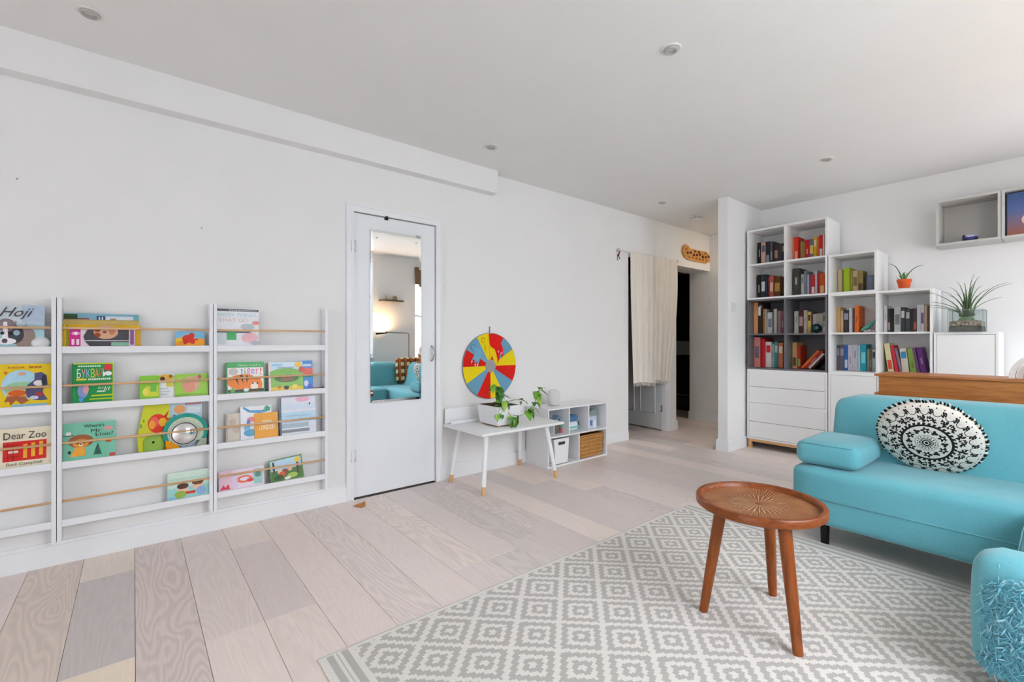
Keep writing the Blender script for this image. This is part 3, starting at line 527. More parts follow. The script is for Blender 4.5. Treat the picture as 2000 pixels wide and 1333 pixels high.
stem(t, bez((.28, -.02, .10), (.36, -.02, .14), (.42, -.01, .25), 12))
stem(t, bez((.13, .1, .157), (.17, .0, .22), (.27, .0, .185), 12), .002, '5a6a3a')
stem(t, bez((.10, .06, .157), (.02, -.03, .2), (-.02, -.03, .1), 10))
for i, (p, l, wd, yaw, pit) in enumerate([((-.02, 0, .325), .075, .05, 2.6, -.5), ((-.01, 0, .315), .08, .055, -1.2, -.7), ((.0, 0, .31), .07, .05, -.2, -.2), ((-.03, 0, .33), .06, .04, -2.4, -.7), ((.02, 0, .28), .085, .06, -1.9, -.9), ((.03, .02, .27), .08, .055, -.6, -.5), ((.05, .02, .25), .08, .05, -2.6, -.3), ((.06, .03, .23), .075, .05, -.3, .2),
        ((.06, .0, .2), .07, .05, -1.6, -.9), ((.09, .02, .2), .075, .05, -.8, -.6), ((.13, -.05, .06), .06, .05, -1.5, -1.1), ((.12, -.05, .07), .075, .06, -1.0, -1.2), ((.14, -.05, .075), .065, .05, -.3, -1.0), ((.12, -.05, .08), .06, .05, -2.2, -.9),
        ((-.02, -.03, .11), .05, .035, -1.8, -1.1), ((.0, -.03, .12), .045, .035, -1.0, -1.0), ((.21, 0, .195), .06, .035, -.1, .2), ((.26, 0, .185), .05, .02, -.1, -.2), ((.28, -.02, .105), .085, .06, -1.9, -.3), ((.30, -.02, .12), .08, .055, -1.2, -.6), ((.33, -.02, .13), .075, .05, -.5, -.3),
        ((.37, -.01, .17), .07, .045, -.2, -.4), ((.39, -.01, .2), .065, .04, .1, .1), ((.40, -.01, .22), .085, .055, -1.4, -.9), ((.40, -.01, .25), .075, .05, -2.6, -.3), ((.41, -.01, .26), .08, .055, -.4, -.1), ((.42, -.01, .265), .07, .045, .2, .5), ((.41, -.01, .24), .07, .045, -2.2, -.9), ((.12, .1, .17), .06, .04, 1, .5), ((.08, .08, .175), .06, .04, 2.6, .4)]):
    leaf(t, p, l*1.12, wd*1.2, yaw, pit, .5, LG[i % 3])
    leaf(t, (p[0]+random.uniform(-.02, .02), p[1]+random.uniform(-.02, .02), p[2]+random.uniform(-.015, .02)), l*.9, wd*.95, yaw+random.uniform(-1.3, 1.3), pit+random.uniform(-.4, .3), .6, LG[(i+1) % 3])
# ------------------------------------------------------------------ low cube unit
t = thing('cube_unit', 'low white five-cube storage unit between the desk and the doorway', 'storage unit', (2.75, 2.88, 0))
W, Dp, Hh = .785, .285, .512; T_ = .013
cu = MB().box(0, T_, 0, Dp, 0, Hh).box(W-T_, W, 0, Dp, 0, Hh).box(T_, W-T_, 0, Dp, 0, T_).box(T_, W-T_, .0, Dp, Hh-T_, Hh).box(T_, W-T_, Dp-.006, Dp, T_, Hh-T_)
cu.obj('carcass', M_WHITE, t)
MB().box(T_, W-T_, 0, Dp-.006, .255, .268).obj('shelf', M_WHITE, t)
for x in (.262, .524): MB().box(x-.006, x+.006, 0, Dp-.006, .268, Hh-T_).obj('divider', M_WHITE, t)
MB().box(W/2-.006, W/2+.006, 0, Dp-.006, T_, .255).obj('divider', M_WHITE, t)
sp = thing('smart_speaker', 'white dome-topped speaker standing on the low cube unit', 'speaker', (2.965, 3.03, .512))
MB().lathe([(0, 0), (.046, 0), (.05, .006), (.056, .03), (.0585, .07), (.057, .105), (.05, .13), (.035, .143), (.015, .148), (0, .1485)], 32).obj('body', fabric('dedfdd', 'd0d1cf', 'speaker_cloth', 400, .95, .2), sp, True)
MB().lathe([(.0505, .004), (.053, .004), (.053, .010), (.0515, .010)], 32).obj('base_ring', plain('b8bab8'), sp, True)
# things in the cubes
t = thing('toy_house', 'toy house frame with a green side in the upper left cube', 'toy', (2.955, 2.985, .268))
MB().prism([(-.062, 0), (-.062, .10), (0, .158), (.062, .10), (.062, 0), (.054, 0), (.054, .096), (0, .147), (-.054, .096), (-.054, 0)], -.03, .03).obj('house_frame', plain('dfe6ea'), t)
MB().prism([(-.075, .093), (0, .163), (.075, .093), (.07, .087), (0, .153), (-.07, .087)], -.034, .034).obj('roof', plain('7d98b4'), t)
MB().box(-.052, .016, -.026, -.018, .0, .095).obj('photo_panel', plain('6e665e', .5, .3, 40), t)
MB().box(.026, .05, -.026, .0, .0, .045).obj('red_block', plain('c8606a'), t)
MB().box(.026, .052, -.024, -.01, .05, .10).obj('green_block', plain('62b49a'), t)
MB().prism(ellipse(0, .12, .012, .012, 12), -.036, -.034).obj('attic_window', plain('4a6a8a'), t)
t = thing('round_box', 'rounded white toy box with a blue lid in the middle cube', 'box', (3.14, 3.0, .268))
MB().soft(-.075, .075, -.05, .05, 0, .09, .03, (0, 0, 0), 6).obj('body', plain('d9e8ea'), t, True)
MB().soft(-.077, .077, -.052, .052, .085, .145, .03, (0, 0, .004), 6).obj('lid', plain('4f7aa8', .5, .15, 20), t, True)
MB().box(-.073, .073, -.0525, -.0485, .03, .042, .001).obj('teal_stripe', plain('6ab8b8'), t)
MB().box(.06, .074, -.054, -.048, .05, .085, .002).obj('clasp', plain('3a4a5a'), t)
t = thing('doll_house', 'small pale toy house with a grey-green roof in the right cube', 'toy', (3.42, 3.0, .268))
MB().box(-.055, .055, -.04, .04, 0, .11).obj('body', plain('c8d6e6', .4, .12, 40), t)
MB().prism([(-.064, .11), (-.03, .172), (.03, .172), (.064, .11)], -.046, .046).obj('roof', plain('8a9c98'), t)
MB().box(-.04, -.005, -.0415, -.0395, .02, .07).obj('window_panel', plain('6a78b8'), t)
MB().box(.012, .04, -.0415, -.0395, .0, .07).obj('door_panel', plain('e8ecf4'), t)
t = thing('storage_bin', 'white plastic storage bin with a handle slot in the lower cube', 'bin', (2.93, 2.895, .0135))
b = MB(); X_ = .10
for s in (-1, 1):
    b.box(min(s*X_, s*(X_-.004)), max(s*X_, s*(X_-.004)), 0, .24, 0, .222)
b.box(-X_, X_, .236, .24, 0, .222).box(-X_, X_, 0, .24, 0, .004).box(-X_, X_, 0, .004, 0, .165).box(-X_, -.045, 0, .004, .165, .2).box(.045, X_, 0, .004, .165, .2).box(-X_, X_, 0, .004, .2, .222)
for v in b.b.verts: v.co.x *= .82+.18*v.co.z/.222
b.obj('bin_body', plain('eceef0', .45, .01), t)
MB().tube([(-.045, -.001, .183), (-.04, -.001, .198), (.04, -.001, .198), (.045, -.001, .183), (.04, -.001, .167), (-.04, -.001, .167)], .003, 6, closed=True).obj('handle_rim', plain('dfe1e3'), t, True)
MB().tube([(-X_, 0, .221), (X_, 0, .221)], .004, 6).obj('rim', plain('e4e6e8'), t, True)
t = thing('wicker_basket', 'woven wicker basket in the lower right cube', 'basket', (3.33, 3.005, .0135))
M_WK = [wood('d9a868', 'b8803f', (60, 60, 60)), wood('cf9a58', 'a87236', (60, 60, 60))]
for r_ in range(11):
    z = .012+r_*.0175; hx, hy = .152+.0012*r_, .098+.0008*r_; pts = []; per = []
    for k in range(40):
        s = k/40*4; sd = int(s); f = s-sd
        x, y = [(-hx+2*hx*f, -hy), (hx, -hy+2*hy*f), (hx-2*hx*f, hy), (-hx, hy-2*hy*f)][sd]
        off = .0035*(1 if (k+r_) % 2 else -1); nx, ny = [(0, -1), (1, 0), (0, 1), (-1, 0)][sd]; pts.append((x+nx*off, y+ny*off, z))
    MB().tube(pts, .0092, 6, closed=True).obj('wicker_strand', M_WK[r_ % 2], t, True)
b = MB()
for k in range(16): b.tube([(-.14+.0187*k, -.094, 0), (-.14+.0187*k, -.094, .2)], .004, 5)
b.box(-.145, .145, -.09, .09, 0, .006).obj('stakes', M_WK[1], t, kind='stuff')
MB().tube([(-.165, -.107, .205), (.165, -.107, .205), (.165, .107, .205), (-.165, .107, .205)], .008, 7, closed=True).obj('rim', M_WK[1], t, True)
MB().soft(-.14, .14, -.085, .085, .12, .17, .03, (0, 0, .01), 6).obj('contents', plain('7a4a1c', .9, .35, 30), t, True)
# ------------------------------------------------------------------ cube bookcases along the back wall
M_EK = plain('e9e9e8', .45, .01, 5, .35); M_EKG = plain('6c6a6e', .45, .02, 5, .35); M_EKL = plain('c2c0bc', .5, .02, 5, .3)
MOD = .358; XE = 4.93; DE = .365; PT = .0165
def cube_unit(name, label, cat, y1, z0, cols, rows, m, group='cube bookcase units', x=XE, d=DE, feet=False, mod=MOD):
    """open unit: left edge at y1, cols x rows of compartments"""
    t = thing(name, label, cat, (x, y1, z0), group=group); W = mod*cols; Hh = mod*rows
    MB().box(0, d, -PT, 0, 0, Hh).obj('side_panel', m, t); MB().box(0, d, -W, -W+PT, 0, Hh).obj('side_panel', m, t)
    MB().box(0, d, -W+PT, -PT, 0, PT).obj('bottom_panel', m, t); MB().box(0, d, -W+PT, -PT, Hh-PT, Hh).obj('top_panel', m, t)
    MB().box(d-.01, d-.004, -W+PT, -PT, PT, Hh-PT).obj('back_panel', m, t)
    for c in range(1, cols): MB().box(.004, d-.01, -mod*c-PT/2, -mod*c+PT/2, PT, Hh-PT).obj('divider', m, t)
    for r in range(1, rows):
        for c in range(cols): MB().box(.012, d-.01, -mod*(c+1)+(PT/2 if c < cols-1 else PT), -mod*c-(PT/2 if c else PT), mod*r-PT/2, mod*r+PT/2).obj('shelf', m, t)
    return t
Y1, Y2, Y4 = 2.178, 1.454, .731
Z0 = .094
cube_unit('bookcase_cubes', 'white four-cube bookcase at the top of the tall stack', 'bookcase', Y1, Z0+4*MOD, 2, 2, M_EK)
cube_unit('bookcase_cubes', 'dark grey four-cube bookcase in the middle of the tall stack', 'bookcase', Y1, Z0+2*MOD, 2, 2, M_EKG)
cube_unit('bookcase_cubes', 'white four-cube bookcase behind the sofa, right of the dark grey cubes', 'bookcase', Y2, Z0+2*MOD, 2, 2, M_EK)
cube_unit('bookcase_cube', 'single white bookcase cube holding a lime green book', 'bookcase', Y2, Z0+4*MOD, 1, 1, M_EK)
def drawers(y1, z0, label):
    t = thing('drawer_unit', label, 'drawers', (XE, y1, z0), group='white drawer units under the dark grey cubes'); W = 2*MOD
    MB().box(0, DE, -PT, 0, 0, MOD).box(0, DE, -W, -W+PT, 0, MOD).box(0, DE, -W+PT, -PT, 0, PT).box(0, DE, -W+PT, -PT, MOD-PT, MOD).box(DE-.01, DE-.004, -W+PT, -PT, PT, MOD-PT).obj('carcass', M_EK, t)
    for k in range(2):
        zz = PT+.002+k*.1635; MB().box(.002, .018, -W+PT+.002, -PT-.002, zz, zz+.160, .0012, 1).obj('drawer_front', M_EK, t)
        MB().box(.018, .30, -W+.05, -.05, zz+.01, zz+.12).obj('drawer_box', M_EK, t)
drawers(Y1, Z0+MOD, 'white two-drawer unit directly below the dark grey cubes'); drawers(Y1, Z0, 'white two-drawer unit standing on the wooden plinth frame')
def door_unit(y1, z0, cols, rows, label, ndoor=1):
    t = thing('door_cabinet', label, 'cabinet', (XE, y1, z0), group='white door cabinets under the bookcases'); W = cols*MOD; Hh = rows*MOD
    MB().box(0, DE, -PT, 0, 0, Hh).box(0, DE, -W, -W+PT, 0, Hh).box(0, DE, -W+PT, -PT, 0, PT).box(0, DE, -W+PT, -PT, Hh-PT, Hh).box(DE-.01, DE-.004, -W+PT, -PT, PT, Hh-PT).obj('carcass', M_EK, t)
    for k in range(ndoor):
        a, b_ = -PT-.002-k*(W-2*PT)/ndoor, -PT-(k+1)*(W-2*PT)/ndoor+.002
        MB().box(.002, .018, b_, a, PT+.002, Hh-PT-.002, .0012, 1).obj('cabinet_door', M_EK, t)
    return t
door_unit(Y2, Z0, 2, 2, 'white double-door cabinet behind the sofa under the white cubes', 2)
door_unit(Y4, Z0, 1, 2, 'white cabinet hidden low behind the wooden console', 1)
door_unit(Y4, Z0+2*MOD, 1, 1, 'small white single-door cabinet carrying the spider plant tank', 1)
M_PL = wood('e3b482', 'd09a62', (10, 3, 20))
for y1, W, lab in ((Y1, 2*MOD, 'pale wooden plinth frame under the white drawers'), (Y2, 2*MOD, 'pale wooden plinth frame under the double-door cabinet'), (Y4, MOD, 'pale wooden plinth frame under the narrow cabinet')):
    t = thing('plinth_frame', lab, 'plinth', (XE+.008, y1-.008, 0), group='wooden plinth frames'); W -= .016; d = DE-.016
    MB().box(0, .03, -W, 0, .066, Z0).obj('front_rail', M_PL, t); MB().box(d-.03, d, -W, 0, .066, Z0).obj('back_rail', M_PL, t)
    MB().box(.03, d-.03, -.025, 0, .066, Z0).box(.03, d-.03, -W, -W+.025, .066, Z0).obj('side_rail', M_PL, t)
    for a in (0, d-.035):
        for c in (-.03, -W): MB().box(a, a+.035, c, c+.03, 0, .066).obj('leg', M_PL, t)
# wall-mounted cubes
t1 = cube_unit('wall_cube', 'light grey wall-mounted cube shelf with a toy car inside', 'shelf', .740, 1.876, 1, 1, M_EKL, 'wall-mounted cube shelves', 5.08, XB-5.08-.001, mod=.366)
t2 = cube_unit('wall_cube', 'light grey wall-mounted cube shelf with a blue poster-like book, at the picture edge', 'shelf', .371, 1.876, 1, 1, M_EKL, 'wall-mounted cube shelves', 5.08, XB-5.08-.001, mod=.366)
t = thing('toy_car', 'small blue toy car in the wall-mounted cube', 'toy car', (5.13, .545, 1.8925), (0, 0, .25))
MB().soft(-.025, .025, -.045, .045, .008, .032, .01, (0, 0, 0), 5).obj('body', plain('3a3f8a', .3), t, True); MB().soft(-.02, .02, -.022, .026, .028, .048, .008, (0, 0, 0), 4).obj('cabin', plain('b8b8d0', .3), t, True)
for x in (-.024, .024):
    for y in (-.028, .028): MB().lathe([(0, -.005), (.011, -.005), (.011, .005), (0, .005)], 14).obj('wheel', M_BLACK, t, loc=(x, y, .011), rot=(0, PI/2, 0))
MB().box(-.012, .012, .03, .044, .03, .05, .003).obj('spare_wheel', plain('22224a'), t)
t = tag(MB().box(0, .02, -.235, 0, 0, .318).obj('display_book', plain('4a6a9a'), loc=(5.115, .345, 1.893)), 'blue and orange hardback displayed face out in the wall cube', 'book')
def cover_mat():
    m, nt, p = newmat('sunset_cover', '4a6a9a', .3, .4); g = node(nt, 'ShaderNodeSeparateXYZ'); tc = node(nt, 'ShaderNodeTexCoord'); nt.links.new(tc.outputs['Object'], g.inputs[0])
    nt.links.new(ramp(nt, (E(nt, g.outputs[2])/.318).v, [(.0, '9a5a3c'), (.3, '7a6478'), (.6, '4f6498'), (1, '35507e')]), p.inputs['Base Color']); return m
MB().box(-.0012, -.0002, -.233, -.002, .002, .316).obj('cover_picture', cover_mat(), t)
MB().lathe([(0, .0005), (.05, .0005), (.05, 0)], 24, sx=1.0, sy=1.1).obj('cover_picture', plain('d8b4a4', .4, .2, 30), t, loc=(-.0012, -.13, .11), rot=(0, -PI/2, 0))
MB().lathe([(0, .0005), (.032, .0005), (.032, 0)], 24).obj('cover_picture', plain('c4d4dc', .4, .2, 30), t, loc=(-.0014, -.15, .19), rot=(0, -PI/2, 0))

# ------------------------------------------------------------------ books in the cubes (y0, y1, height, cover colour, look, spine band)
BOOKS = {
'A1':(1.893,[
(2.112,2.145,0.243,'1d1513','black-brown',''),
(2.069,2.112,0.242,'c9a58c','pale pink','6a5a78'),
(2.026,2.069,0.241,'26262b','black','8a8f95'),
(1.998,2.027,0.239,'4a4d55','slate grey',''),
(1.955,2.008,0.205,'4a2f30','brown leather','b09070'),
(1.919,1.955,0.205,'3f3b48','dark plum',''),
(1.889,1.919,0.206,'2b2420','dark patterned','9a9080'),
]),
'A2':(1.893,[
(1.796,1.810,0.242,'f06a3a','thin coral',''),
(1.762,1.796,0.243,'d8301d','tall scarlet','f0a090'),
(1.752,1.771,0.206,'a01818','dark red',''),
(1.735,1.753,0.199,'9a8a5a','khaki',''),
(1.715,1.737,0.191,'a08a35','olive gold',''),
(1.672,1.712,0.202,'c01722','crimson',''),
(1.635,1.671,0.204,'76788a','lavender grey','e0c860'),
(1.605,1.633,0.216,'e0ac10','yellow','e8d8a8'),
(1.585,1.604,0.217,'d8604a','salmon red',''),
(1.553,1.583,0.227,'d01818','bright red','f0e0e0'),
(1.536,1.551,0.236,'d8d2c8','cream',''),
(1.527,1.536,0.231,'3a2a30','thin black',''),
]),
'A3':(1.544,[
(2.111,2.149,0.253,'201816','black',''),
(2.066,2.111,0.252,'2a3038','dark navy','c8ccd0'),
(2.055,2.069,0.241,'303850','slim indigo',''),
(2.036,2.061,0.218,'5a1f22','maroon',''),
(1.993,2.032,0.232,'b05040','brick red','e0b0a0'),
(1.930,1.997,0.220,'6a3f14','brown and gold','c89a40'),
]),
'A4':(1.544,[
(1.742,1.801,0.275,'3c3d36','thick dark green-grey',''),
(1.717,1.757,0.217,'d6d4cf','white','a0a0a0'),
(1.689,1.710,0.244,'808894','blue grey',''),
(1.676,1.697,0.209,'b8ccd6','pale blue',''),
(1.658,1.678,0.203,'a03a58','raspberry',''),
(1.624,1.657,0.204,'c83030','red and white','f0e8e0'),
(1.600,1.615,0.237,'d8c8d0','tall pale pink',''),
(1.584,1.606,0.212,'c03040','cherry red',''),
(1.541,1.584,0.212,'d85a18','orange','f0d090'),
]),
'B1':(1.177,[
(2.119,2.160,0.333,'e0a068','tall orange-tan',''),
(2.088,2.121,0.324,'3a2418','tall dark brown','e8e8e8'),
(2.074,2.106,0.261,'b88a50','tan and sage','9aa890'),
(2.055,2.076,0.252,'c0b098','beige',''),
(2.008,2.064,0.221,'d8d8d8','thick white','8090a0'),
(1.987,2.001,0.245,'5a5a58','thin charcoal',''),
(1.956,1.984,0.251,'c8c4bc','ivory',''),
(1.927,1.962,0.231,'a89a90','taupe',''),
(1.893,1.927,0.232,'8a4a60','mauve',''),
]),
'B2':(1.177,[
(1.764,1.802,0.220,'cfcac4','leaning off-white',''),
(1.717,1.759,0.235,'5a3430','dark brown','c8a0a0'),
(1.688,1.719,0.226,'c4b8a4','sand',''),
(1.658,1.691,0.208,'e2cc70','pale yellow','6a5030'),
(1.646,1.659,0.200,'6a4a6a','thin purple',''),
(1.615,1.649,0.188,'c8c0b4','stone grey',''),
(1.590,1.614,0.190,'c4bcb0','oatmeal',''),
(1.563,1.589,0.189,'cac4ba','light linen',''),
(1.539,1.560,0.198,'c6c2b8','flower-print','6a8a50'),
]),
'B3':(0.828,[
(2.102,2.164,0.312,'d88a80','pink banded','7a7080'),
(2.087,2.105,0.301,'b01020','slim dark red',''),
(2.062,2.089,0.293,'d02030','red',''),
(2.006,2.070,0.263,'d8d4d0','thick white','d02838'),
(1.983,2.011,0.244,'a8b4b0','grey-green',''),
(1.941,1.977,0.263,'3a8a86','teal','a0c8c0'),
(1.896,1.941,0.255,'d87858','terracotta','e8e0c8'),
]),
'B4':(0.828,[
(1.771,1.809,0.259,'cba26a','tan','5a4a30'),
(1.744,1.777,0.227,'b03010','rust red','8ab070'),
]),
'C1':(1.544,[
(1.400,1.432,0.221,'c8b48a','beige',''),
(1.386,1.399,0.219,'8a7a5a','thin drab brown',''),
(1.337,1.383,0.232,'a4c418','lime green',''),
(1.319,1.339,0.220,'9a8a30','slim moss',''),
(1.281,1.322,0.204,'c8b080','patterned tan','7a6a40'),
(1.242,1.282,0.196,'a08a50','gold and brown','5a4020'),
]),
'C2':(1.177,[
(1.409,1.445,0.238,'d8a868','caramel',''),
(1.392,1.413,0.209,'d8c8a8','cream',''),
(1.346,1.391,0.209,'3a3434','black picture','9aa4b4'),
(1.318,1.342,0.228,'c8ccd8','pale grey',''),
(1.301,1.318,0.222,'5a4a44','thin brown',''),
(1.264,1.296,0.243,'f07020','bright orange',''),
]),
'C3':(1.177,[
(1.063,1.083,0.235,'d4d6dc','silver white',''),
(1.045,1.066,0.205,'4a4038','dark taupe','c0b090'),
(1.018,1.044,0.208,'141010','jet black',''),
(0.973,1.016,0.218,'b8bcbc','light grey','7a7c7e'),
(0.944,0.973,0.212,'3a3c40','charcoal','d0d0d0'),
(0.912,0.945,0.198,'46484c','graphite','b8b8b8'),
(0.893,0.912,0.197,'2c2c2c','slim black',''),
(0.868,0.892,0.200,'4a3030','dark red-brown','c06050'),
(0.841,0.864,0.227,'d0d4d8','pale silver',''),
(0.818,0.840,0.229,'dcdce0','white purple-lettered','7a50a0'),
(0.801,0.819,0.220,'d0b898','biscuit',''),
(0.789,0.800,0.219,'7a5a3a','thin brown',''),
]),
'C4':(0.828,[
(1.414,1.445,0.236,'5c5664','dusky purple','9a94a0'),
(1.379,1.413,0.236,'5a5460','grey purple','9a94a0'),
(1.349,1.378,0.236,'2a64b0','royal blue','c0d0e8'),
(1.316,1.349,0.236,'c8c4d0','pale lilac',''),
(1.275,1.315,0.237,'c4c0cc','silver lilac',''),
(1.256,1.275,0.232,'a8d0d0','pale aqua',''),
(1.211,1.253,0.242,'1aa0b8','turquoise','80d8e0'),
(1.196,1.218,0.201,'b8c8a8','pale green',''),
(1.174,1.195,0.206,'8a6a3a','brown',''),
(1.150,1.173,0.202,'b8ccd0','pale blue','405060'),
]),
}
WHERE = {'A1': 'top left white cube', 'A2': 'top right white cube', 'A3': 'second-row left white cube', 'A4': 'second-row right white cube', 'B1': 'upper left dark grey cube', 'B2': 'upper right dark grey cube', 'B3': 'lower left dark grey cube', 'B4': 'lower right dark grey cube',
         'C1': 'single white cube', 'C2': 'white cube with the teal ornament', 'C3': 'white cube below the aloe', 'C4': 'white cube with the turquoise book', 'C5': 'white cube of leaning books'}
ORD = ['first', 'second', 'third', 'fourth', 'fifth', 'sixth', 'seventh', 'eighth', 'ninth', 'tenth', 'eleventh', 'twelfth']
BR = random.Random(21)
def shelf_book(label, y0, y1, z, h, dep, col, band, group, lean=0, xs=None, hcut=None, txt=None):
    th = y1-y0; x = xs if xs is not None else 5.277-dep
    m = plain(col, .45, .08, 50, .35); cov = min(.0022, th*.16)
    b = MB().box(0, .003, -th/2, th/2, 0, h, .0006, 1).box(.003, dep, -th/2, -th/2+cov, 0, h).box(.003, dep, th/2-cov, th/2, 0, h)
    o = b.obj('book', m, loc=(x, (y0+y1)/2, z), rot=(lean, 0, 0)); tag(o, label, 'book', group)
    MB().box(.003, dep-.004, -th/2+cov, th/2-cov, .003, h-.003).obj('page_block', plain('e6dfcf', .85, .05, 80), o)
    if band:
        hz = (.12, .46) if hash(band) % 2 else (.55, .85)
        hz = {0: (.1, .42), 1: (.58, .86), 2: (.3, .7)}[int(band[:2], 16) % 3]
        MB().box(-.0007, 0, -th*.36, th*.36, h*hz[0], h*hz[1]).obj('spine_label', plain(band, .45, .2, 120), o)
    elif th > .02 and BR.random() < .6:
        c = lin(col); lum = sum(c)/3; k_ = .45 if lum < .25 else .5; tg = .8 if lum < .25 else .05; bc = tuple(round(a*(1-k_)+tg*k_, 3) for a in c); a0 = BR.uniform(.12, .5)
        MB().box(-.0007, 0, -th*.14, th*.14, h*a0, h*(a0+BR.uniform(.2, .4))).obj('spine_title', plain(bc, .5, .3, 150), o)
    return o
for key, (zf, L) in BOOKS.items():
    prev = 9; g = 'books in the ' + WHERE[key]
    zb = zf+.0003
    for i, (y0, y1, h, col, look, band) in enumerate(L):
        y1 = min(y1, prev-.0006, 2.1600 if key[0] in 'AB' else 1.4360); prev = y0; h = min(h, .326)
        o = shelf_book('%s book, %s from left in the %s' % (look, ORD[i], WHERE[key]), y0, y1, zb, h, min(.72*h, .24), col, band, g)
        if look == 'tall dark brown':
            q = text_mesh(MB(), '100', 0, 0, .055, .03, 0).obj('cover_title', plain('e8e8e8'), o); q.rotation_euler = (0, 0, -PI/2); q.location = (-.0012, -.012, .28); q.scale = (.5, 1, 1)
# books leaning in a heap in the lower right dark grey cube
zb = .8285; g = 'books in the lower right dark grey cube'
for i, (yb, th, h, col, look) in enumerate(((1.724, .022, .225, 'e0702c', 'orange'), (1.692, .022, .222, 'c0200f', 'deep red'), (1.662, .021, .190, 'e2d2c2', 'off-white'), (1.635, .016, .155, '4a1418', 'dark maroon'))):
    a = .70; shelf_book('%s book leaning diagonally in the lower right dark grey cube' % look, yb-th/2, yb+th/2, zb+th/2*math.sin(a), h, .17, col, '', g, lean=a, xs=5.09)
shelf_book('upright sage green book at the right end of the lower right dark cube', 1.483, 1.507, zb, .243, .17, '8aa8a0', '', g)
# leaning row
g = 'books in the white cube of leaning books'
for i, (yb, yt, th, h, col, look, band) in enumerate(((1.038, 1.070, .038, .250, 'e8dca8', 'cream and red', 'd84a38'), (.999, 1.036, .022, .235, 'd83048', 'crimson', ''), (.975, 1.012, .018, .21, '9a8aa0', 'grey lilac', ''), (.945, .965, .046, .208, 'e0d8c8', 'white and blue', '3a98c8'), (.893, .917, .040, .208, '8fb048', 'leaf green', ''), (.858, .893, .020, .215, '7a4a80', 'slim plum', ''), (.826, .858, .036, .215, '7a3a90', 'violet', ''))):
    yb -= .005; yt -= .005; a = -math.asin((yt-yb)/h)
    shelf_book('%s book leaning left in the white cube behind the console' % look, yb-th/2, yb+th/2, zb+th/2*math.sin(abs(a)), h, min(.72*h, .2), col, band, g, lean=a)
# ornaments among the books
t = tag(MB().lathe([(.043*math.sin(PI*k/16), -.043*math.cos(PI*k/16)) for k in range(17)], 28).obj('glass_ball', plain('0f3a42', .12, .2, 20, .6), smooth=True, loc=(5.03, 1.58, 1.1775+.0435)), 'dark teal ball in front of books in the dark grey cube', 'ball')
tag(MB().lathe([(0, 0), (.012, 0), (.013, .01), (.007, .02), (.012, .035), (.008, .05), (0, .055)], 14).obj('figurine', plain('dcdad6'), smooth=True, loc=(5.03, 1.515, 1.1775)), 'tiny white figurine beside the dark teal ball', 'figurine')
t = thing('storage_tin', 'blue-grey round tin in the single white cube', 'tin', (5.19, 1.196, 1.5433))
MB().lathe([(0, 0), (.037, 0), (.038, .002), (.038, .125), (0, .125)], 28).obj('tin_body', plain('8791a4', .5), t, SM); MB().lathe([(.039, .125), (.039, .148), (.036, .152), (0, .152)], 28).obj('lid', plain('7f8aa0', .45), t, SM)
t = thing('brass_trinket', 'small brass trinket beside the brown and gold book', 'ornament', (5.16, 1.905, 1.5433))
MB().lathe([(0, 0), (.012, 0), (.012, .004), (.004, .01), (.004, .09), (0, .09)], 12).obj('post', plain('b09a5a', .35, .1, 30, .5, .8), t, True); MB().tube([(.0, .012*math.cos(a)-.006, .1+.012*math.sin(a)) for a in [k*.7 for k in range(9)]], .003, 6).obj('ring', plain('7a6a4a', .4), t, True)
t = thing('teal_lizard', 'teal lizard-like ornament lying diagonally among pale stones', 'ornament', (5.09, 1.20, 1.1773))
MB().tube([(0, .05, .012), (0, .025, .03), (0, -.005, .05), (0, -.035, .08), (0, -.06, .108)], [.006, .017, .02, .015, .006], 12).obj('body', plain('5fb09c', .5, .15, 40), t, True)
for y, z in ((.02, .02), (-.01, .035)): MB().tube([(-.012, y, z+.005), (-.022, y-.006, .004)], [.006, .004], 8).obj('leg', plain('4a9a88'), t, True)
for k, (y, r) in enumerate(((1.175, .017), (1.148, .014), (1.133, .011), (1.20, .012))):
    tag(MB().soft(-r, r, -r*1.2, r*1.2, 0, r*1.5, r*.7, (0, 0, 0), 4).obj('pale_stone', plain('d8c8c8', .7, .15, 60), smooth=True, loc=(5.055-.006*k, y, 1.1775)), 'pale pink stone, %s largest beside the teal lizard ornament' % ['', 'second', 'fourth', 'third'][k] if k else 'pale pink stone, largest one beside the teal lizard ornament', 'stone', 'pale stones in the white cube')
tag(MB().lathe([(0, 0), (.016, 0), (.02, .02), (.012, .04), (.006, .05), (0, .052)], 14).obj('red_trinket', thin_glass('red_glass', (.85, .35, .3), .1), smooth=True, loc=(5.10, 1.238, 1.1775)), 'small reddish glass trinket beside the bright orange book', 'ornament')
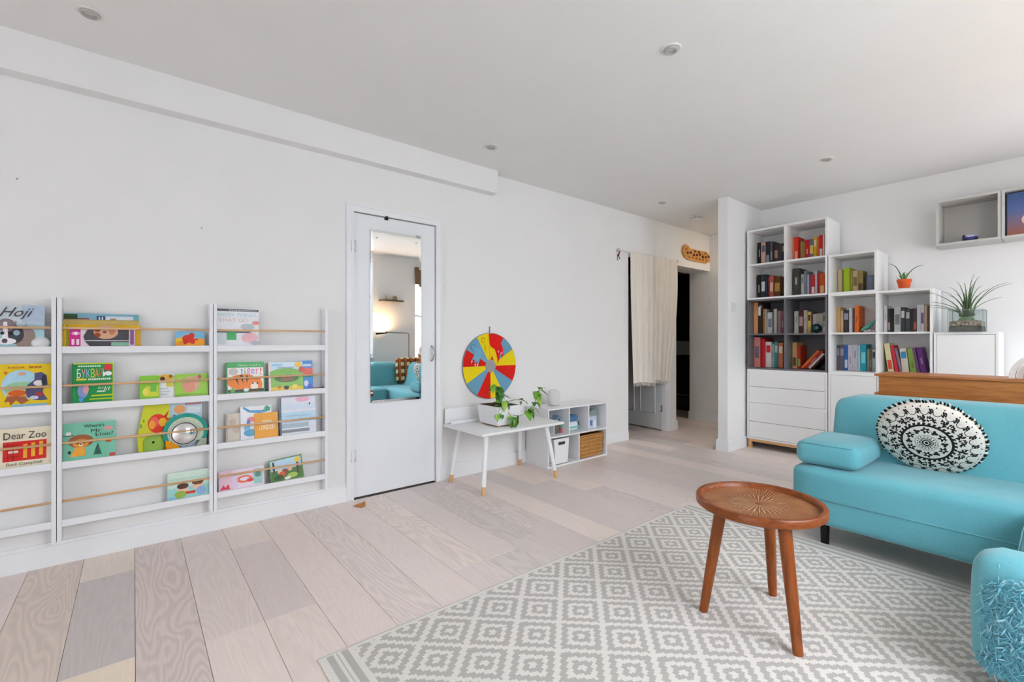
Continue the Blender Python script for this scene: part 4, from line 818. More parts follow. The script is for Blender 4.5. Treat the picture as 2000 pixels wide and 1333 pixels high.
# aloe in an orange pot
t = thing('aloe_plant', 'small aloe in an orange pot on a white saucer', 'potted plant', (5.06, .938, 1.5265))
MB().lathe([(0, 0), (.062, 0), (.068, .016), (.062, .018), (.058, .006), (0, .006)], 28).obj('saucer', plain('eceeee'), t, SM)
MB().lathe([(0, .007), (.034, .007), (.046, .075), (.050, .075), (.050, .095), (.045, .095), (.044, .085), (0, .085)], 28).obj('pot', plain('dc5a26', .6, .08), t, SM)
MB().lathe([(0, .088), (.044, .088), (.044, .086)], 20).obj('soil', plain('3c2c22', .95, .3), t)
def blade(parent, pts, w, m, n=12, fold=.3, name='leaf'):
    P = [Vector(p) for p in pts]; b = MB()
    def cv(s):
        s *= len(P)-1; i = min(int(s), len(P)-2); f = s-i
        p0, p1, p2, p3 = P[max(i-1, 0)], P[i], P[i+1], P[min(i+2, len(P)-1)]
        return .5*((2*p1)+(p2-p0)*f+(2*p0-5*p1+4*p2-p3)*f*f+(3*p1-p0-3*p2+p3)*f**3)
    def f(u, v):
        c = cv(u); d = (cv(min(1, u+.02))-cv(max(0, u-.02))).normalized(); side = d.cross(Vector((0, 0, 1)))
        if side.length < .05: side = Vector((0, 1, 0))
        side.normalize(); nrm = side.cross(d); q = (v-.5)*2; ww = w*(1-u**2.2)*(.75+.25*math.sin(PI*min(1, u*2)))
        return c+side*q*ww/2+nrm*abs(q)*ww*fold
    b.grid(f, n, 4); o = b.obj(name, m, parent, True); md = o.modifiers.new('thickness', 'SOLIDIFY'); md.thickness = w*.12; return o
AL = leafmat('6f9a4e', '55803c', 'aloe_leaf'); AL2 = leafmat('5d7f56', '486648', 'aloe_dark')
for pts, w_ in (([(0, .01, .088), (0, .03, .15), (0, .06, .215), (0, .105, .245)], .02), ([(0, -.01, .088), (0, -.03, .14), (0, -.07, .185), (-.01, -.125, .205)], .02)): blade(t, pts, w_, AL2)
for pts, w_ in (([(-.005, 0, .088), (-.01, .005, .13), (-.012, .0, .155)], .02), ([(-.01, .012, .088), (-.02, .025, .12), (-.025, .032, .135)], .018), ([(-.01, -.012, .088), (-.02, -.02, .125), (-.025, -.024, .15)], .018), ([(.012, .0, .088), (.02, .004, .14), (.022, .0, .165)], .016), ([(-.015, .02, .088), (-.02, .04, .105), (-.02, .05, .125)], .014)): blade(t, pts, w_, AL)
# spider plant in a glass tank
t = thing('spider_plant', 'spider plant growing in a rectangular glass tank of stones', 'potted plant', (5.02, .55, Z0+3*MOD+.0003))
MG = thin_glass('tank_glass', (.90, .93, .93), .08); gx, gy, gh = .11, .096, .172
MB().box(-gx, gx, -gy, -gy+.004, 0, gh).box(-gx, gx, gy-.004, gy, 0, gh).box(-gx, -gx+.004, -gy+.004, gy-.004, 0, gh).box(gx-.004, gx, -gy+.004, gy-.004, 0, gh).box(-gx, gx, -gy, gy, 0, .006).obj('glass_tank', MG, t)
b = MB()
for z in (0.002, gh):
    b.tube([(-gx, -gy, z), (gx, -gy, z), (gx, gy, z), (-gx, gy, z)], .0022, 6, closed=True)
for x in (-gx, gx):
    for y in (-gy, gy): b.tube([(x, y, 0), (x, y, gh)], .002, 6)
b.obj('tank_edges', plain('8a9494', .15, .05, 20, .6), t)
def strata():
    m, nt, p = newmat('tank_soil', '8a7a68', .95, .1); v = node(nt, 'ShaderNodeTexVoronoi', Scale=70.0); nt.links.new(coords(nt), v.inputs[0])
    nt.links.new(ramp(nt, E(nt, node_sep(nt, v.outputs['Color'])).v, [(.1, '6a6058'), (.45, 'a89684'), (.75, 'd8c0ac'), (1, '8a9070')]), p.inputs['Base Color']); bump(nt, p, v.outputs[0], .8, .01); return m
def node_sep(nt, c):
    s = node(nt, 'ShaderNodeSeparateColor'); nt.links.new(c, s.inputs[0]); return s.outputs[0]
MB().box(-gx+.005, gx-.005, -gy+.005, gy-.005, .007, .045).obj('soil', plain('5e5a50', .95, .3, 60), t)
MB().soft(-gx+.005, gx-.005, -gy+.005, gy-.005, .046, .085, .012, (0, 0, .012), 6).obj('pebbles', strata(), t, kind='stuff')
MB().soft(-.045, .045, -.04, .045, .085, .112, .012, (0, 0, .01), 6).obj('leaf_base', leafmat('7d9f70', '5f8058', 'leaf_clump'), t, True)
SPG = [leafmat('6c8a5c', '567548', 'spider_leaf'), leafmat('59744e', '47603f', 'spider_leaf_dark')]
tips = [((-.16, .26, .33), .20), ((-.15, .19, .24), .16), ((-.15, .20, .20), .14), ((0, .15, .33), .22), ((0, .10, .36), .24), ((0, .06, .40), .30), ((.03, .02, .39), .26), ((0, .03, .33), .24), ((0, -.04, .45), .32), ((0, -.07, .43), .3), ((.02, -.08, .36), .25), ((0, -.12, .33), .2), ((0, -.22, .37), .26), ((0, -.24, .36), .25), ((.0, -.19, .26), .18), ((-.05, -.02, .3), .22), ((.05, -.03, .38), .3), ((.06, .12, .3), .2), ((-.04, .06, .30), .2), ((-.04, -.08, .29), .2), ((.0, .012, .3), .22), ((-.16, .22, .22), .15)]
for i, ((x, y, z), a) in enumerate(tips):
    s = (.02*math.cos(i*2.1), y*.12+.015*math.sin(i*1.7), .12); blade(t, [s, (x*.3+s[0], y*.25, .12+(z-.12)*.45), (x*.7, y*.62, .12+(z-.12)*.85), (x, y, z)], .013, SPG[i % 2], 10, .35)
# ------------------------------------------------------------------ doorway with curtain, passage and what lies beyond
jm = MB().box(H0, H0+.012, YL-.001, YL+.05, 0, HZ).box(H1-.02, H1, YL-.001, YL+.05, 0, HZ).box(H0+.012, H1-.02, YL-.001, YL+.05, HZ-.02, HZ)
jm.box(H1-.012, H1+.06, YL-.016, YL, 0, HZ+.05).box(H1+.045, H1+.06, YL-.021, YL-.016, 0, HZ+.05)
struct(jm.obj('trim_doorway', M_TRIM))
dr = struct(MB().box(-.76, 0, 0, .036, .012, 1.985, .001, 1).obj('door_2', plain('dfe1e0', .4, .01, 4, .35), loc=(5.008, YL+.05, 0), rot=(0, 0, -1.655)))
for z0_, z1_ in ((.20, .82), (1.0, 1.85)):
    for x0_ in (-.66, -.33):
        pm = MB(); pm.tube([(x0_, .036, z0_), (x0_+.23, .036, z0_), (x0_+.23, .036, z1_), (x0_, .036, z1_)], .011, 6, closed=True); pm.tube([(x0_, 0, z0_), (x0_+.23, 0, z0_), (x0_+.23, 0, z1_), (x0_, 0, z1_)], .011, 6, closed=True); pm.obj('panel_moulding', M_TRIM, dr, True)
for z in (.27, 1.7): MB().tube([(.004, -.004, z-.04), (.004, -.004, z+.04)], .008, 8).obj('hinge', M_METAL, dr, True)
t = thing('door_curtain', 'cream gauze curtain with a tasselled hem across the doorway', 'curtain', (4.66, 3.155, 2.085))
MB().tube([(-.60, 0, .005), (.585, 0, .005)], .007, 10).obj('curtain_rod', plain('e4e2de', .4), t, True)
for x in (-.585, .575): MB().box(x-.01, x+.01, -.006, .028, -.012, .018, .002, 1).obj('rod_bracket', plain('b8b4b0', .4), t)
def gauze():
    m, nt, p = newmat('cream_gauze', 'd8d1c6', .95, .05); n = node(nt, 'ShaderNodeTexNoise', Scale=1.0, Detail=4.0); nt.links.new(coords(nt, 'Object', (90, 90, 4)), n.inputs[0])
    nt.links.new(ramp(nt, n.outputs[0], [(.3, 'ddd6cb'), (.7, 'ece7de')]), p.inputs['Base Color']); bump(nt, p, n.outputs[0], .4, .003); p.inputs['Transmission Weight'].default_value = 0; return m
MGZ = gauze()
for k, (a, b_, c_, d_, zb_) in enumerate(((-.388, .10, -.325, .085, -1.475), (.07, .555, .078, .375, -1.465))):
    def f(u, v, a=a, b_=b_, c_=c_, d_=d_, zb_=zb_, k=k):
        v2 = v; s_ = min(1, max(0, (v-.12)/.88)); s_ = s_*s_*(1.6-.6*s_)
        x = (a+(b_-a)*u)*(1-s_)+(c_+(d_-c_)*u)*s_
        y = -.002+.0055*math.sin(u*PI*9+k+math.sin(u*7)*1.3)*(.3+.7*v)+.006*math.sin(u*PI*3+v*2)*v-.006*math.sin(PI*v)-.004*k
        return Vector((x, y, .010+zb_*v+.010*math.sin(u*5+k)*v))
    pn = MB().grid(f, 56, 30).obj('curtain_panel', MGZ, t, True)
    tb = MB()
    for q_ in range(26):
        e = f((q_+.5)/26, 1); tb.tube([tuple(e), (e.x+random.uniform(-.004, .004), e.y, e.z-.02), (e.x, e.y, e.z-.04)], [.002, .0042, .0015], 5)
    tb.obj('tassel_hem', MGZ, pn, kind='stuff')
t = thing('deer_ornament', 'tiny dark red deer ornament hanging on the wall beside the curtain', 'ornament', (4.10, YL-.003, 2.03))
MB().prism([(-.02, -.01), (.005, -.005), (.012, .02), (.02, .045), (.03, .05), (.028, .06), (.012, .062), (.008, .04), (-.015, .015), (-.022, .012)], -.004, 0).prism([(-.02, -.01), (-.014, -.01), (-.014, -.05), (-.02, -.05)], -.004, 0).prism([(.0, -.005), (.008, -.005), (.028, -.03), (.024, -.036)], -.004, 0).obj('deer_body', plain('5a1c22'), t)
MB().tube([(.018, -.002, .062), (.005, -.002, .075), (-.004, -.002, .088)], .002, 5).tube([(.008, -.002, .073), (.018, -.002, .085)], .0015, 5).obj('antlers', plain('5a1c22'), t)
# wooden name board above the passage
t = thing('wooden_puzzle_board', 'wooden train-shaped puzzle board hung above the passage', 'wall board', (5.37, YL-.012, 2.145))
out = [(.0, .09), (.02, .155), (.075, .19), (.14, .18), (.18, .15), (.45, .15), (.58, .155), (.66, .125), (.69, .07), (.66, .02), (.58, .0), (.30, -.005), (.14, .0), (.05, .02)]
MB().prism(out, -.006, .012).obj('board', wood('dba256', 'b97c30', (6, 20, 20)), t)
rr = random.Random(3)
for x, z, w_, h_, c in [(.12+.075*k, .085+.012*math.sin(k*2), .045, .034, '4a1a10') for k in range(8)]+[(.3, .125, .05, .024, '4a1a10'), (.4, .125, .05, .024, '4a1a10'), (.56, .128, .06, .02, '7a6a30')]+[(.16+.085*k, .035, .035, .026, '8a5a20') for k in range(6)]+[(.09, .13, .05, .03, 'c8622c')]:
    MB().prism([(x-w_/2, z-h_/2), (x+w_*.3, z-h_/2*rr.uniform(.6, 1)), (x+w_/2, z+h_*.1), (x+w_*.2, z+h_/2), (x-w_*.4, z+h_/2*rr.uniform(.6, 1))], -.010, -.006).obj('puzzle_piece', plain(c), t)
# dark bathroom-like room at the end of the passage
t = thing('dark_cabinet', 'tall glossy black cabinet in the dark room beyond the passage', 'cabinet', (6.75, 3.55, 0))
MD = plain('070708', .12, .3, 8, .5)
MB().box(0, .32, 0, 1.5, 0, 2.16).obj('carcass', MD, t)
for k in range(3): MB().box(-.018, -.002, .01+k*.497, .49+k*.497, 1.12, 2.15, .002, 1).obj('upper_door', MD, t); MB().box(-.018, -.002, .01+k*.497, .49+k*.497, .30, .86, .002, 1).obj('lower_door', MD, t)
MB().box(-.02, -.002, 0, 1.5, .24, .252).obj('metal_trim', plain('8a8c90', .3), t)
MB().box(-.006, -.002, 0, 1.5, .88, 1.10).obj('splash_panel', plain('9aa6ac', .3, .05), t)
MB().box(-.03, -.02, .16, .175, 1.15, 1.95).obj('rail', plain('70767a', .3), t)
for z in (1.35, 1.62): MB().box(-.10, -.02, .02, .30, z, z+.03).obj('bracket', MD, t)
# light switch
t = thing('light_switch', 'white light switch on the short wall beside the bookcase', 'light switch', (4.68, 2.2045, 1.40)); MB().box(-.043, .043, -.009, 0, 0, .088, .003).obj('plate', plain('dcdcdc'), t); MB().box(-.012, .012, -.013, -.009, .03, .056, .002, 1).obj('rocker', plain('e8e8e8'), t)
# ------------------------------------------------------------------ ceiling fittings
NM = {(-.15, 2.73): 'nearest the camera at the upper left', (2.04, 1.265): 'in the middle of the ceiling', (2.04, 2.735): 'just above the end of the boxed beam', (4.22, 1.255): 'above the bookcases', (4.22, 2.72): 'in front of the smoke alarm'}
for (x, y), where in NM.items():
    t = thing('downlight', 'recessed white ceiling downlight, switched off, '+where, 'downlight', (x, y, ZC), group='recessed ceiling downlights')
    MB().lathe([(.030, 0), (.050, 0), (.050, -.003), (.045, -.006), (.034, -.004), (.030, .0)], 32).obj('trim_ring', plain('e4e2de', .5), t, True)
    MB().lathe([(.033, -.004), (.030, -.014), (.026, -.014), (.022, -.002), (0, -.002)], 32).obj('baffle', plain('b8b4ae', .4), t, True)
    MB().lathe([(0, -.0035), (.018, -.0032), (.0205, -.0025)], 24).obj('bulb_face', plain('d8dad8', .15, .05), t, True)
t = thing('added_hall_fitting', 'added unseen warm downlight that brightens the passage behind the short wall', 'downlight', (5.75, 2.22, ZC))  # unseen fitting and its lamp, added to brighten the passage wall
MB().lathe([(.030, 0), (.050, 0), (.050, -.003), (.045, -.006), (.034, -.004), (.030, .0)], 32).obj('trim_ring', plain('e4e2de', .5), t, True)
MB().lathe([(0, -.0035), (.03, -.0032), (.033, -.0025)], 24).obj('bulb_face', plain('f4e8d4', .15, .05), t, True)
ld = bpy.data.lights.new('hall_fill_light', 'AREA'); ld.shape = 'DISK'; ld.size = .06; ld.energy = 3.2; ld.color = (1, .84, .68); lo = bpy.data.objects.new('hall_fill_light', ld); C.objects.link(lo); lo.location = (5.75, 2.22, ZC-.012)
t = thing('smoke_alarm', 'white round smoke alarm on the passage ceiling', 'smoke alarm', (5.03, 2.78, ZC))
MB().lathe([(0, 0), (.066, 0), (.066, -.012), (.058, -.016), (0, -.016)], 32).obj('base', plain('e8e6e2', .5), t, True); MB().lathe([(.052, -.016), (.052, -.020), (.062, -.022), (.060, -.034), (.046, -.046), (0, -.048)], 32).obj('cover', plain('e2e0dc', .5), t, True)
MB().lathe([(.0525, -.0165), (.0535, -.0165), (.0535, -.0205), (.0525, -.0205)], 32).obj('vent_slot', plain('6a645c'), t); MB().box(-.070, -.06, -.012, -.004, -.012, -.006).obj('lamp_dot', plain('4a4440'), t)

# ------------------------------------------------------------------ corner sofa
TEAL = fabric('73b8c3', '57a0ac', 'teal_weave', 420, .95, .4)
so = thing('corner_sofa', 'teal fabric corner sofa facing the side table', 'sofa', (2.83, 1.01, 0))
def P(x0, x1, y0, y1, z0, z1, n, r=.045, bl=(0, 0, 0), cuts=11):
    b = MB().soft(x0-2.83, x1-2.83, y0-1.01, y1-1.01, z0, z1, r, bl, cuts); return b.obj(n, TEAL, so, True)
P(2.815, 3.62, -.72, 1.010, .117, .420, 'seat', .042, (.007, .004, .008), 13)
MB().tube([(-.0205, -1.69, .262), (-.0225, -.85, .262), (-.0195, -.05, .262)], .0035, 6).obj('front_seam', TEAL, so, True)
bk = MB().soft(0, .30, -1.69, -.055, .30, .765, .075, (.012, .008, .01), 12)
for v in bk.b.verts: v.co.x += .42+(v.co.z-.40)*.22
bk.obj('backrest', TEAL, so, True)
P(2.035, 2.215, -.72, .215, .05, .437, 'chaise_arm', .065, (.010, .008, .004))
P(2.205, 2.815, -.72, .128, .10, .432, 'chaise_seat', .05, (.004, .006, .006))
MB().tube([(-.60, -.8835, .40), (-.30, -.8795, .40), (-.02, -.8835, .40)], .0025, 6).obj('seat_piping', TEAL, so, True)
b = MB().soft(-.79, .42, -1.73, -1.44, .30, .765, .075, (.008, .012, .01), 12)
for v in b.b.verts: v.co.y += .04-(v.co.z-.40)*.2
b.obj('chaise_backrest', TEAL, so, True)
for x, y in ((2.905, .872), (3.55, .93), (3.55, -.64), (2.12, .12), (2.12, -.64)): MB().lathe([(0, 0), (.019, 0), (.023, .128), (0, .128)], 16).obj('leg', M_BLACK, so, SM, loc=(x-2.83, y-1.01, .0075 if x < 2.5 else 0))
for x0, y0, pts in ((0, 0, [(2.078, .155, .432), (2.048, .155, .412), (2.031, .155, .37), (2.025, .155, .30)]),):
    MB().tube([(x-2.83, y-1.01, z) for x, y, z in pts], .0016, 6).obj('seam_piping', TEAL, so, True)
def wedge(label, x0, x1, y0, y1, z0, h, seam=False):
    t = thing('arm_cushion', label, 'cushion', ((x0+x1)/2, (y0+y1)/2, z0), group=None); a, c = (x1-x0)/2, (y1-y0)/2
    MB().soft(-a, a, -c, c, 0, h, .04, (.006, .008, .008), 9).obj('cushion_body', TEAL, t, True)
    MB().tube([(-a+.006, -c+.03, h*.93), (-a+.006, c-.03, h*.93)], .0022, 6).obj('seam', TEAL, t, True)
wedge('teal square arm cushion at the far end of the sofa seat', 2.845, 3.285, .705, 1.0, .4275, .125)
# patterned cushion in the sofa corner (seen in the mirror)
def checks():
    m, nt, p = newmat('brown_blocks', '9a5a34', .9, .1); br = node(nt, 'ShaderNodeTexBrick', Scale=1.0); nt.links.new(coords(nt, 'Object', (9, 1, 9)), br.inputs[0])
    s_ = node(nt, 'ShaderNodeSeparateXYZ'); nt.links.new(coords(nt, 'Object', (11, 11, 9)), s_.inputs[0]); x, z = E(nt, s_.outputs[0]), E(nt, s_.outputs[2])
    a = (x.fr().gt(.45)); c = (z.fr().gt(.5)); k_ = a*c; l = (x.fr()-.05).ab().lt(.05)
    f = (k_*.5+l*.45+(a*(1-c))*.12).mn(1)
    nt.links.new(ramp(nt, f.v, [(0, 'a0623c'), (.12, '8a4a2c'), (.45, '3a2418'), (.5, 'c8c49a')]), p.inputs['Base Color']); return m
tag(MB().soft(-.21, .21, -.06, .06, -.2, .2, .06, (0, .03, 0), 8).obj('block_cushion', checks(), smooth=True, loc=(3.36, -.33, .645), rot=(.22, 0, .25)), 'brown and cream block-patterned cushion reflected in the door mirror', 'cushion')
# round embroidered cushion
def mandala(R):
    m, nt, p = newmat('mandala_print', 'e4dccf', .9, .1)
    s_ = node(nt, 'ShaderNodeSeparateXYZ'); tc = node(nt, 'ShaderNodeTexCoord'); nt.links.new(tc.outputs['Object'], s_.inputs[0])
    x, y = E(nt, s_.outputs[0])/R, E(nt, s_.outputs[1])/R; r = (x*x+y*y).sq(); th = y.op('ARCTAN2', x)/(2*PI)
    def cell(n, off=0.0):   # signed arc length inside one of n equal sectors, and radius
        return ((th*n+off).fr()-.5)*(2*PI/n)*r
    def blob(n, rc, rad, off=0.0, lobes=0, depth=.3, hole=0):
        a = cell(n, off); d = r-rc; q = (a*a+d*d).sq()
        lim = (a.op('ARCTAN2', d)*lobes).sin()*depth*rad+rad if lobes else rad
        o = q.lt(lim)
        return o*q.gt(hole) if hole else o
    def ring(a, b_): return r.gt(a)*r.lt(b_)
    def arc(n, rc, rad, wd, off=0.0, side=None):
        a = cell(n, off); d = r-rc; q = ((a*a+d*d).sq()-rad).ab().lt(wd); return q*(d.lt(0.012) if side else d.lt(9))
    I = r.lt(.035)
    for e in (ring(.055, .085), ring(.095, .103), ring(.20, .206), ring(.218, .224), ring(.125, .18)*((th*16).fr()-.5).ab().lt(.26)*(1-blob(16, .15, .012)),
              blob(6, .345, .068, 0, 5, .35, .022), blob(6, .335, .052, .5, 3, .35), arc(6, .25, .14, .006, 0), ring(.455, .505), ring(.50, .555)*((th*34+r*3).fr()).lt(.58),
              blob(10, .655, .075, 0, 5, .35, .02)*((cell(10)*60).sin().gt(-.6)), blob(20, .655, .045, .25, 4, .45), blob(20, .70, .03, 0, 3, .4), blob(20, .61, .026, .5, 3, .4),
              arc(22, .835, .075, .0075, 0, 1), blob(22, .84, .038, .5, 3, .45), blob(22, .80, .02, .5), blob(22, .885, .024, .42, 2, .4), blob(22, .885, .024, .58, 2, .4), blob(40, .945, .014)): I = I.mx(e)
    n = node(nt, 'ShaderNodeTexNoise', Scale=90.0, Detail=2.0); nt.links.new(tc.outputs['Object'], n.inputs[0])
    mixn = node(nt, 'ShaderNodeMix', data_type='RGBA'); nt.links.new(I.v, mixn.inputs['Factor'])
    nt.links.new(ramp(nt, n.outputs[0], [(.3, 'd9d0c4'), (.7, 'e9e2d8')]), mixn.inputs[6]); mixn.inputs[7].default_value = (*lin('2c2828'), 1)
    nt.links.new(mixn.outputs[2], p.inputs['Base Color']); bump(nt, p, (I*.7+E(nt, n.outputs[0])*.3).v, .4, .002); return m
R = .207
t = thing('round_cushion', 'round black and white embroidered cushion with a tufted edge on the sofa', 'cushion', (3.165, .490, .603), (0, 0, 0))
t.rotation_euler = Matrix(((0, -math.sin(.42), -math.cos(.42)), (-1, 0, 0), (0, math.cos(.42), -math.sin(.42)))).to_euler()
prof = [(R*math.sin(PI/2*k/14), .052*math.cos(PI/2*k/14)**.8) for k in range(15)]
MB().lathe(prof[:-1]+[(R, .0)]+[(a, -.9*b_) for a, b_ in prof[-2::-1]], 64).obj('cushion_body', mandala(R), t, True)
fw, fb = MB(), MB(); rr = random.Random(5)
for k in range(150):
    a = 2*PI*k/150+rr.uniform(-.01, .01); tb = fb if (k % 3) else fw; z = rr.uniform(-.012, .006); l_ = rr.uniform(.008, .014)
    tb.tube([((R-.008)*math.cos(a), (R-.008)*math.sin(a), z), ((R+l_*.5)*math.cos(a), (R+l_*.5)*math.sin(a), z-.002), ((R+l_)*math.cos(a+.02), (R+l_)*math.sin(a+.02), z-.006)], [.003, .0052, .002], 5)
fb.obj('black_tufts', plain('141416', .95), t, kind='stuff'); fw.obj('white_tufts', plain('e0dad0', .95), t, kind='stuff')
# shaggy throw over the chaise end
t = thing('shaggy_throw', 'shaggy light blue throw hanging over the near end of the chaise', 'throw', (2.03, -.2, .06))
SHG = fabric('7cc0d0', '5aa6ba', 'throw_wool', 200, .95, .6)
def thr(u, v):          # cloth over the chaise end: up the face, round the top edge, a little way along the seat
    y = -.42+.815*u; s_ = v*.44; edge = max(0, (u-.86)/.14)
    if s_ < .30: x, z = -.014-.008*math.sin(PI*min(1, s_/.3))+.004*math.sin(u*17), .02+s_
    else:
        q_ = (s_-.30)/.14; x, z = -.014+.075*(1-math.cos(q_*PI/2))+.03*q_, .32+.062*math.sin(min(1, q_)*PI/2)
    return Vector((x+.05*edge**2, y, z))
MB().grid(lambda u, v: thr(u, v*(.62+.38*max(0, 1-u*1.15))), 34, 22).obj('throw_cloth', SHG, t, True)
tb, tc_ = MB(), MB(); rr = random.Random(11)
for k in range(4200):
    u, v = rr.random()**.8, rr.random(); vm = .66+.34*max(0, 1-u*1.1)+.05*math.sin(u*23)
    if v > vm: continue
    c0 = thr(u, v); top = v > .68
    l_ = rr.uniform(.014, .032); dx, dy, dz = -rr.uniform(.25, .8), rr.uniform(-1, 1), (rr.uniform(.2, .9) if top else rr.uniform(-1.0, .45)); n_ = math.sqrt(dx*dx+dy*dy+dz*dz); dx, dy, dz = dx/n_*l_, dy/n_*l_, dz/n_*l_
    r_ = rr.uniform(.0012, .0026)
    (tb if rr.random() < .72 else tc_).tube([tuple(c0), (c0.x+dx*.6, c0.y+dy*.35, c0.z+dz*.5), (c0.x+dx*.8, c0.y+dy, c0.z+dz-.007)], [r_, r_*1.15, r_*.4], 4, caps=False)
tb.obj('wool_tufts', SHG, t, kind='stuff', smooth=True); tc_.obj('pale_wool_tufts', fabric('a6d6e2', '86c2d2', 'throw_wool_pale', 200), t, kind='stuff', smooth=True)
# ------------------------------------------------------------------ console behind the sofa
t = thing('console_table', 'long rustic wooden console standing behind the sofa', 'console table', (3.735, .842, 0))
M_CW = wood('c67e39', '8a4d1c', (14, 2.2, 26), .4, 'oiled_acacia', .2); Lc, Dc = 1.62, .34
MB().box(-.012, Dc, -Lc, 0, .874, .888, .002, 1).obj('table_top', M_CW, t); MB().box(0, .022, -Lc+.022, -.022, .765, .874).obj('front_board', M_CW, t); MB().box(.022, Dc-.02, -.044, -.022, .765, .874).obj('end_board', M_CW, t); MB().box(Dc-.022, Dc, -Lc+.022, -.022, .765, .874).obj('back_board', M_CW, t)
MB().box(-.008, Dc, -Lc, 0, .752, .765).obj('lower_shelf', M_CW, t)
for x in (.02, Dc-.055):
    for y in (-.08, -Lc+.04): MB().box(x, x+.035, y, y+.035, 0, .74).obj('leg', M_BLACK, t)
MB().box(.01, Dc-.01, -Lc+.03, -.045, .74, .752).obj('steel_frame', M_BLACK, t)
t = thing('arch_ornament', 'white nested-arch ornament standing on the console at the picture edge', 'ornament', (3.88, .125, .8885))
for k in range(4):
    r1 = .128-.031*k; r0 = r1-.026; n = 18
    MB().prism([(r1*math.cos(PI*j/n), .012+r1*math.sin(PI*j/n)) for j in range(n+1)]+[(-r1, 0), (-r0, 0)]+[(r0*math.cos(PI*j/n), .012+r0*math.sin(PI*j/n)) for j in range(n, -1, -1)]+[(r0, 0), (r1, 0)], -.03, .03).obj('arch', plain('e9e9e7' if k % 2 == 0 else 'd6d3ce', .5), t, rot=(0, 0, PI/2))
# ------------------------------------------------------------------ rug
RX0, RX1, RY0, RY1 = .488, 2.885, .0, 1.652
def rugmat():
    m, nt, p = newmat('flatweave_rug', 'd4d2cc', .95, .05); s_ = node(nt, 'ShaderNodeSeparateXYZ'); tc = node(nt, 'ShaderNodeTexCoord'); nt.links.new(tc.outputs['Object'], s_.inputs[0])
    x, y = E(nt, s_.outputs[0]), E(nt, s_.outputs[1]); q = .24/22; q2 = .226/22
    xi = (x/q).fl(); row = xi; yi = ((y/q2)+(xi*.5).fr()).fl()-(xi*.5).fr()                       # stepped weave cells, every other column shifted
    a = ((xi+.5)*q-.193+.12)/.24; b_ = ((yi+.5)*q2-1.503+.113)/.226
    A = ((a+b_).fr()-.5).ab(); B = ((a-b_).fr()-.5).ab(); d = A.mx(B)                             # concentric diamonds: 0 centre ... .5 edge
    A2 = ((a+b_+.5).fr()-.5).ab(); B2 = ((a-b_+.5).fr()-.5).ab(); d = A2.mx(B2)
    body = (d.gt(.075)*d.lt(.19)).mx(d.gt(.30)*d.lt(.435))
    Lx = RX1-RX0
    e = x.mn(x*-1+Lx); st_ = (e.gt(.024)*e.lt(.047)).mx(e.gt(.074)*e.lt(.098)).mx(e.gt(.058)*e.lt(.062))
    f = (body*e.gt(.118)*(y.gt(.02))*(y.lt(RY1-RY0-.02))).mx(st_)
    n = node(nt, 'ShaderNodeTexNoise', Scale=1.0, Detail=3.0); nt.links.new(coords(nt, 'Object', (900, 150, 1)), n.inputs[0])
    thr = (x*2*PI/.0052).sin()*.5+.5
    g = E(nt, n.outputs[0])*.55+thr*.45
    c1 = ramp(nt, g.v, [(.2, 'd6d1c9'), (.7, 'ece8e2')]); c2 = ramp(nt, g.v, [(.2, 'aeaaa5'), (.7, 'c4c1bc')])
    mx = node(nt, 'ShaderNodeMix', data_type='RGBA'); nt.links.new(f.v, mx.inputs['Factor']); nt.links.new(c1, mx.inputs[6]); nt.links.new(c2, mx.inputs[7]); nt.links.new(mx.outputs[2], p.inputs['Base Color'])
    bump(nt, p, (g+f*.3).v, .35, .0015); return m
rg = tag(MB().box(0, RX1-RX0, 0, RY1-RY0, 0, .007, .001, 1).obj('area_rug', rugmat(), loc=(RX0, RY0, .0003)), 'flat-woven pale rug with grey stepped diamonds under the side table', 'rug')
for y in (0, RY1-RY0-.012): MB().box(-.001, RX1-RX0+.001, y, y+.012, 0, .0085, .002, 1).obj('edge_binding', fabric('d6d3cb', 'c2beb6', 'binding', 300), rg)
# ------------------------------------------------------------------ side table
t = thing('side_table', 'small round three-legged wooden side table with a carved tray top', 'side table', (1.905, .797, .0075))
def carved():
    m, nt, p = newmat('carved_tray', '8a5228', .35, .4); s_ = node(nt, 'ShaderNodeSeparateXYZ'); tc = node(nt, 'ShaderNodeTexCoord'); nt.links.new(tc.outputs['Object'], s_.inputs[0])
    x, y = E(nt, s_.outputs[0]), E(nt, s_.outputs[1]); r = (x*x+y*y).sq(); th = y.op('ARCTAN2', x)
    n = node(nt, 'ShaderNodeTexNoise', Scale=14.0, Detail=5.0); nt.links.new(tc.outputs['Object'], n.inputs[0]); nn = E(nt, n.outputs[0])
    ray = ((th*34).sin()*.5+.5).op('POWER', 7.0); ray2 = ((th*95+nn*5).sin()*.5+.5).op('POWER', 4.0)
    inner = r.lt(.105); lines = (ray*inner+ray2*(1-inner)*.55)*r.gt(.012)
    f = (lines*.75+nn*.42).mn(1); nt.links.new(ramp(nt, f.v, [(.12, '6c3a1e'), (.32, '96603a'), (.6, 'b98858'), (.95, 'e6c298')]), p.inputs['Base Color']); bump(nt, p, lines.v, .5, .003); return m
M_TW = wood('a55a26', '6e3413', (26, 26, 3), .32, 'stained_mango', .15); M_TR = wood('9a5222', '6a3214', (14, 14, 40), .32, 'stained_rim', .15)
zt = .472
MB().lathe([(0, zt-.034), (.222, zt-.034), (.230, zt-.028), (.231, zt-.006), (.227, zt), (.212, zt), (.206, zt-.006), (.203, zt-.019)], 64).obj('tray_rim', M_TR, t, SM)
MB().lathe([(0, zt-.020), (.10, zt-.0198), (.2035, zt-.019)], 64).obj('carved_top', carved(), t, True)
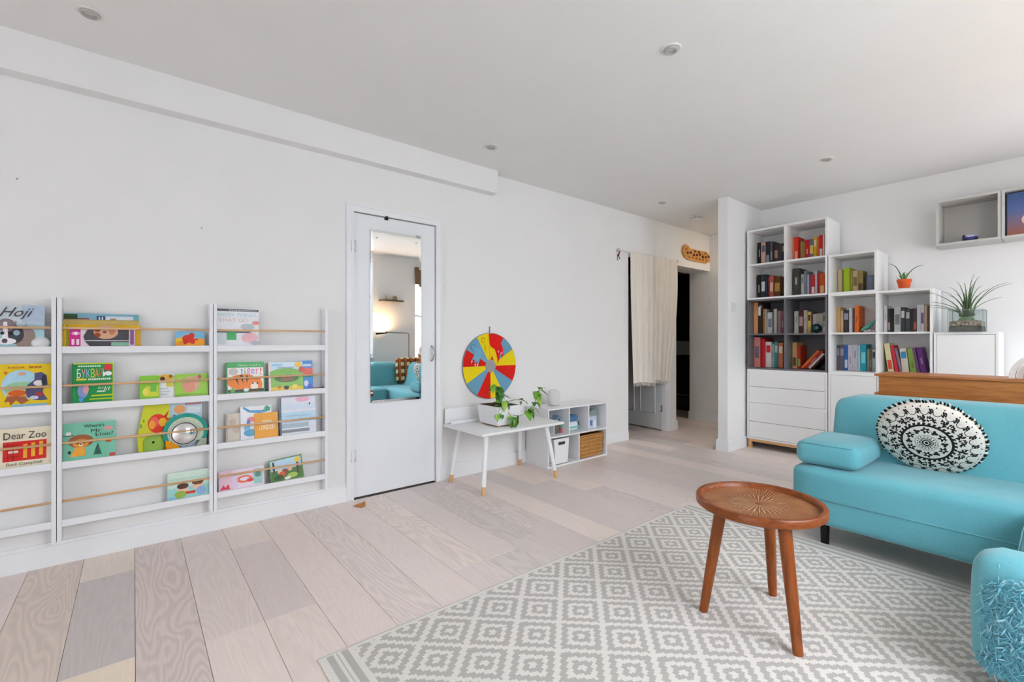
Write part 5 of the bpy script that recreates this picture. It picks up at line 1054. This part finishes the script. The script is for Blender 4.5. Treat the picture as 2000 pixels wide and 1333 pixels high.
MB().lathe([(0, zt-.0185), (.011, zt-.019), (.013, zt-.0199)], 20).obj('centre_boss', M_TR, t, True)
for fx, fy in ((1.786, .962), (2.128, .833), (1.79, .618)):
    fx -= 1.905; fy -= .797; k_ = .66; MB().tube([(fx*k_, fy*k_, zt-.030), (fx*(k_+1)/2, fy*(k_+1)/2, (zt-.03)/2), (fx, fy, 0)], [.0235, .021, .0165], 18).obj('leg', M_TW, t, SM)
# ------------------------------------------------------------------ the window end of the room, seen only in the mirror
t = thing('floor_lamp', 'thin arched metal floor lamp behind the sofa, lit, seen in the mirror', 'floor lamp', (3.62, -.86, 0))
MB().lathe([(0, 0), (.11, 0), (.11, .012), (.02, .018), (0, .018)], 28).obj('base', plain('4a4642', .4), t, SM)
MB().tube([(0, 0, .015), (0, 0, 1.20), (-.01, 0, 1.225), (-.035, 0, 1.235), (-.44, 0, 1.24)], .006, 8).obj('pole', plain('4a4642', .35), t, True)
hd_ = MB().tube([(-.40, 0, 1.238), (-.58, 0, 1.222)], [.016, .022], 12).obj('lamp_head', plain('3e3a36', .4), t, SM)
def glow():
    m = bpy.data.materials.new('warm_bulb'); m.use_nodes = True; nt = m.node_tree; p = nt.nodes['Principled BSDF']; p.inputs['Emission Color'].default_value = (1, .62, .28, 1); p.inputs['Emission Strength'].default_value = 25; return m
MB().box(-.57, -.43, -.012, .012, 1.243, 1.249).obj('lamp_bulb', glow(), t)
ld = bpy.data.lights.new('lamp_light', 'AREA'); ld.shape = 'RECTANGLE'; ld.size = .15; ld.size_y = .03; ld.energy = 4; ld.color = (1, .6, .28); lo = bpy.data.objects.new('lamp_light', ld); C.objects.link(lo); lo.location = (3.12, -.86, 1.26); lo.rotation_euler = (PI, 0, 0); 
t = tag(MB().box(-.2, .2, 0, .12, -.02, 0, .002, 1).obj('wall_shelf', wood('6a5a48', '4a3c30', (3, 30, 30)), loc=(3.32, YR+.001, 1.78)), 'small dark wall shelf reflected in the door mirror', 'shelf')
tag(MB().lathe([(0, 0), (.03, 0), (.04, .03), (.035, .06), (.015, .075), (0, .08)], 18).obj('clay_vase', plain('a89478'), smooth=True, loc=(3.38, YR+.06, 1.7802)), 'squat clay vase on the reflected wall shelf', 'vase')
tag(MB().lathe([(0, 0), (.02, 0), (.022, .05), (.012, .07), (.012, .09), (0, .09)], 16).obj('small_bottle', plain('c8b8a0'), smooth=True, loc=(3.22, YR+.06, 1.7802)), 'small pale bottle on the reflected wall shelf', 'bottle')
t = thing('roman_blind', 'brown roman blind gathered at the top of the far window', 'blind', (4.39, YR+.03, 2.38))
for k in range(4): MB().soft(-.62, .62, -.012-.006*k, .012+.006*k, -.30+.075*k, -.22+.075*k, .012, (0, 0, 0), 5).obj('blind_fold', fabric('8a7158', '6e5844', 'blind_linen', 180), t, True)
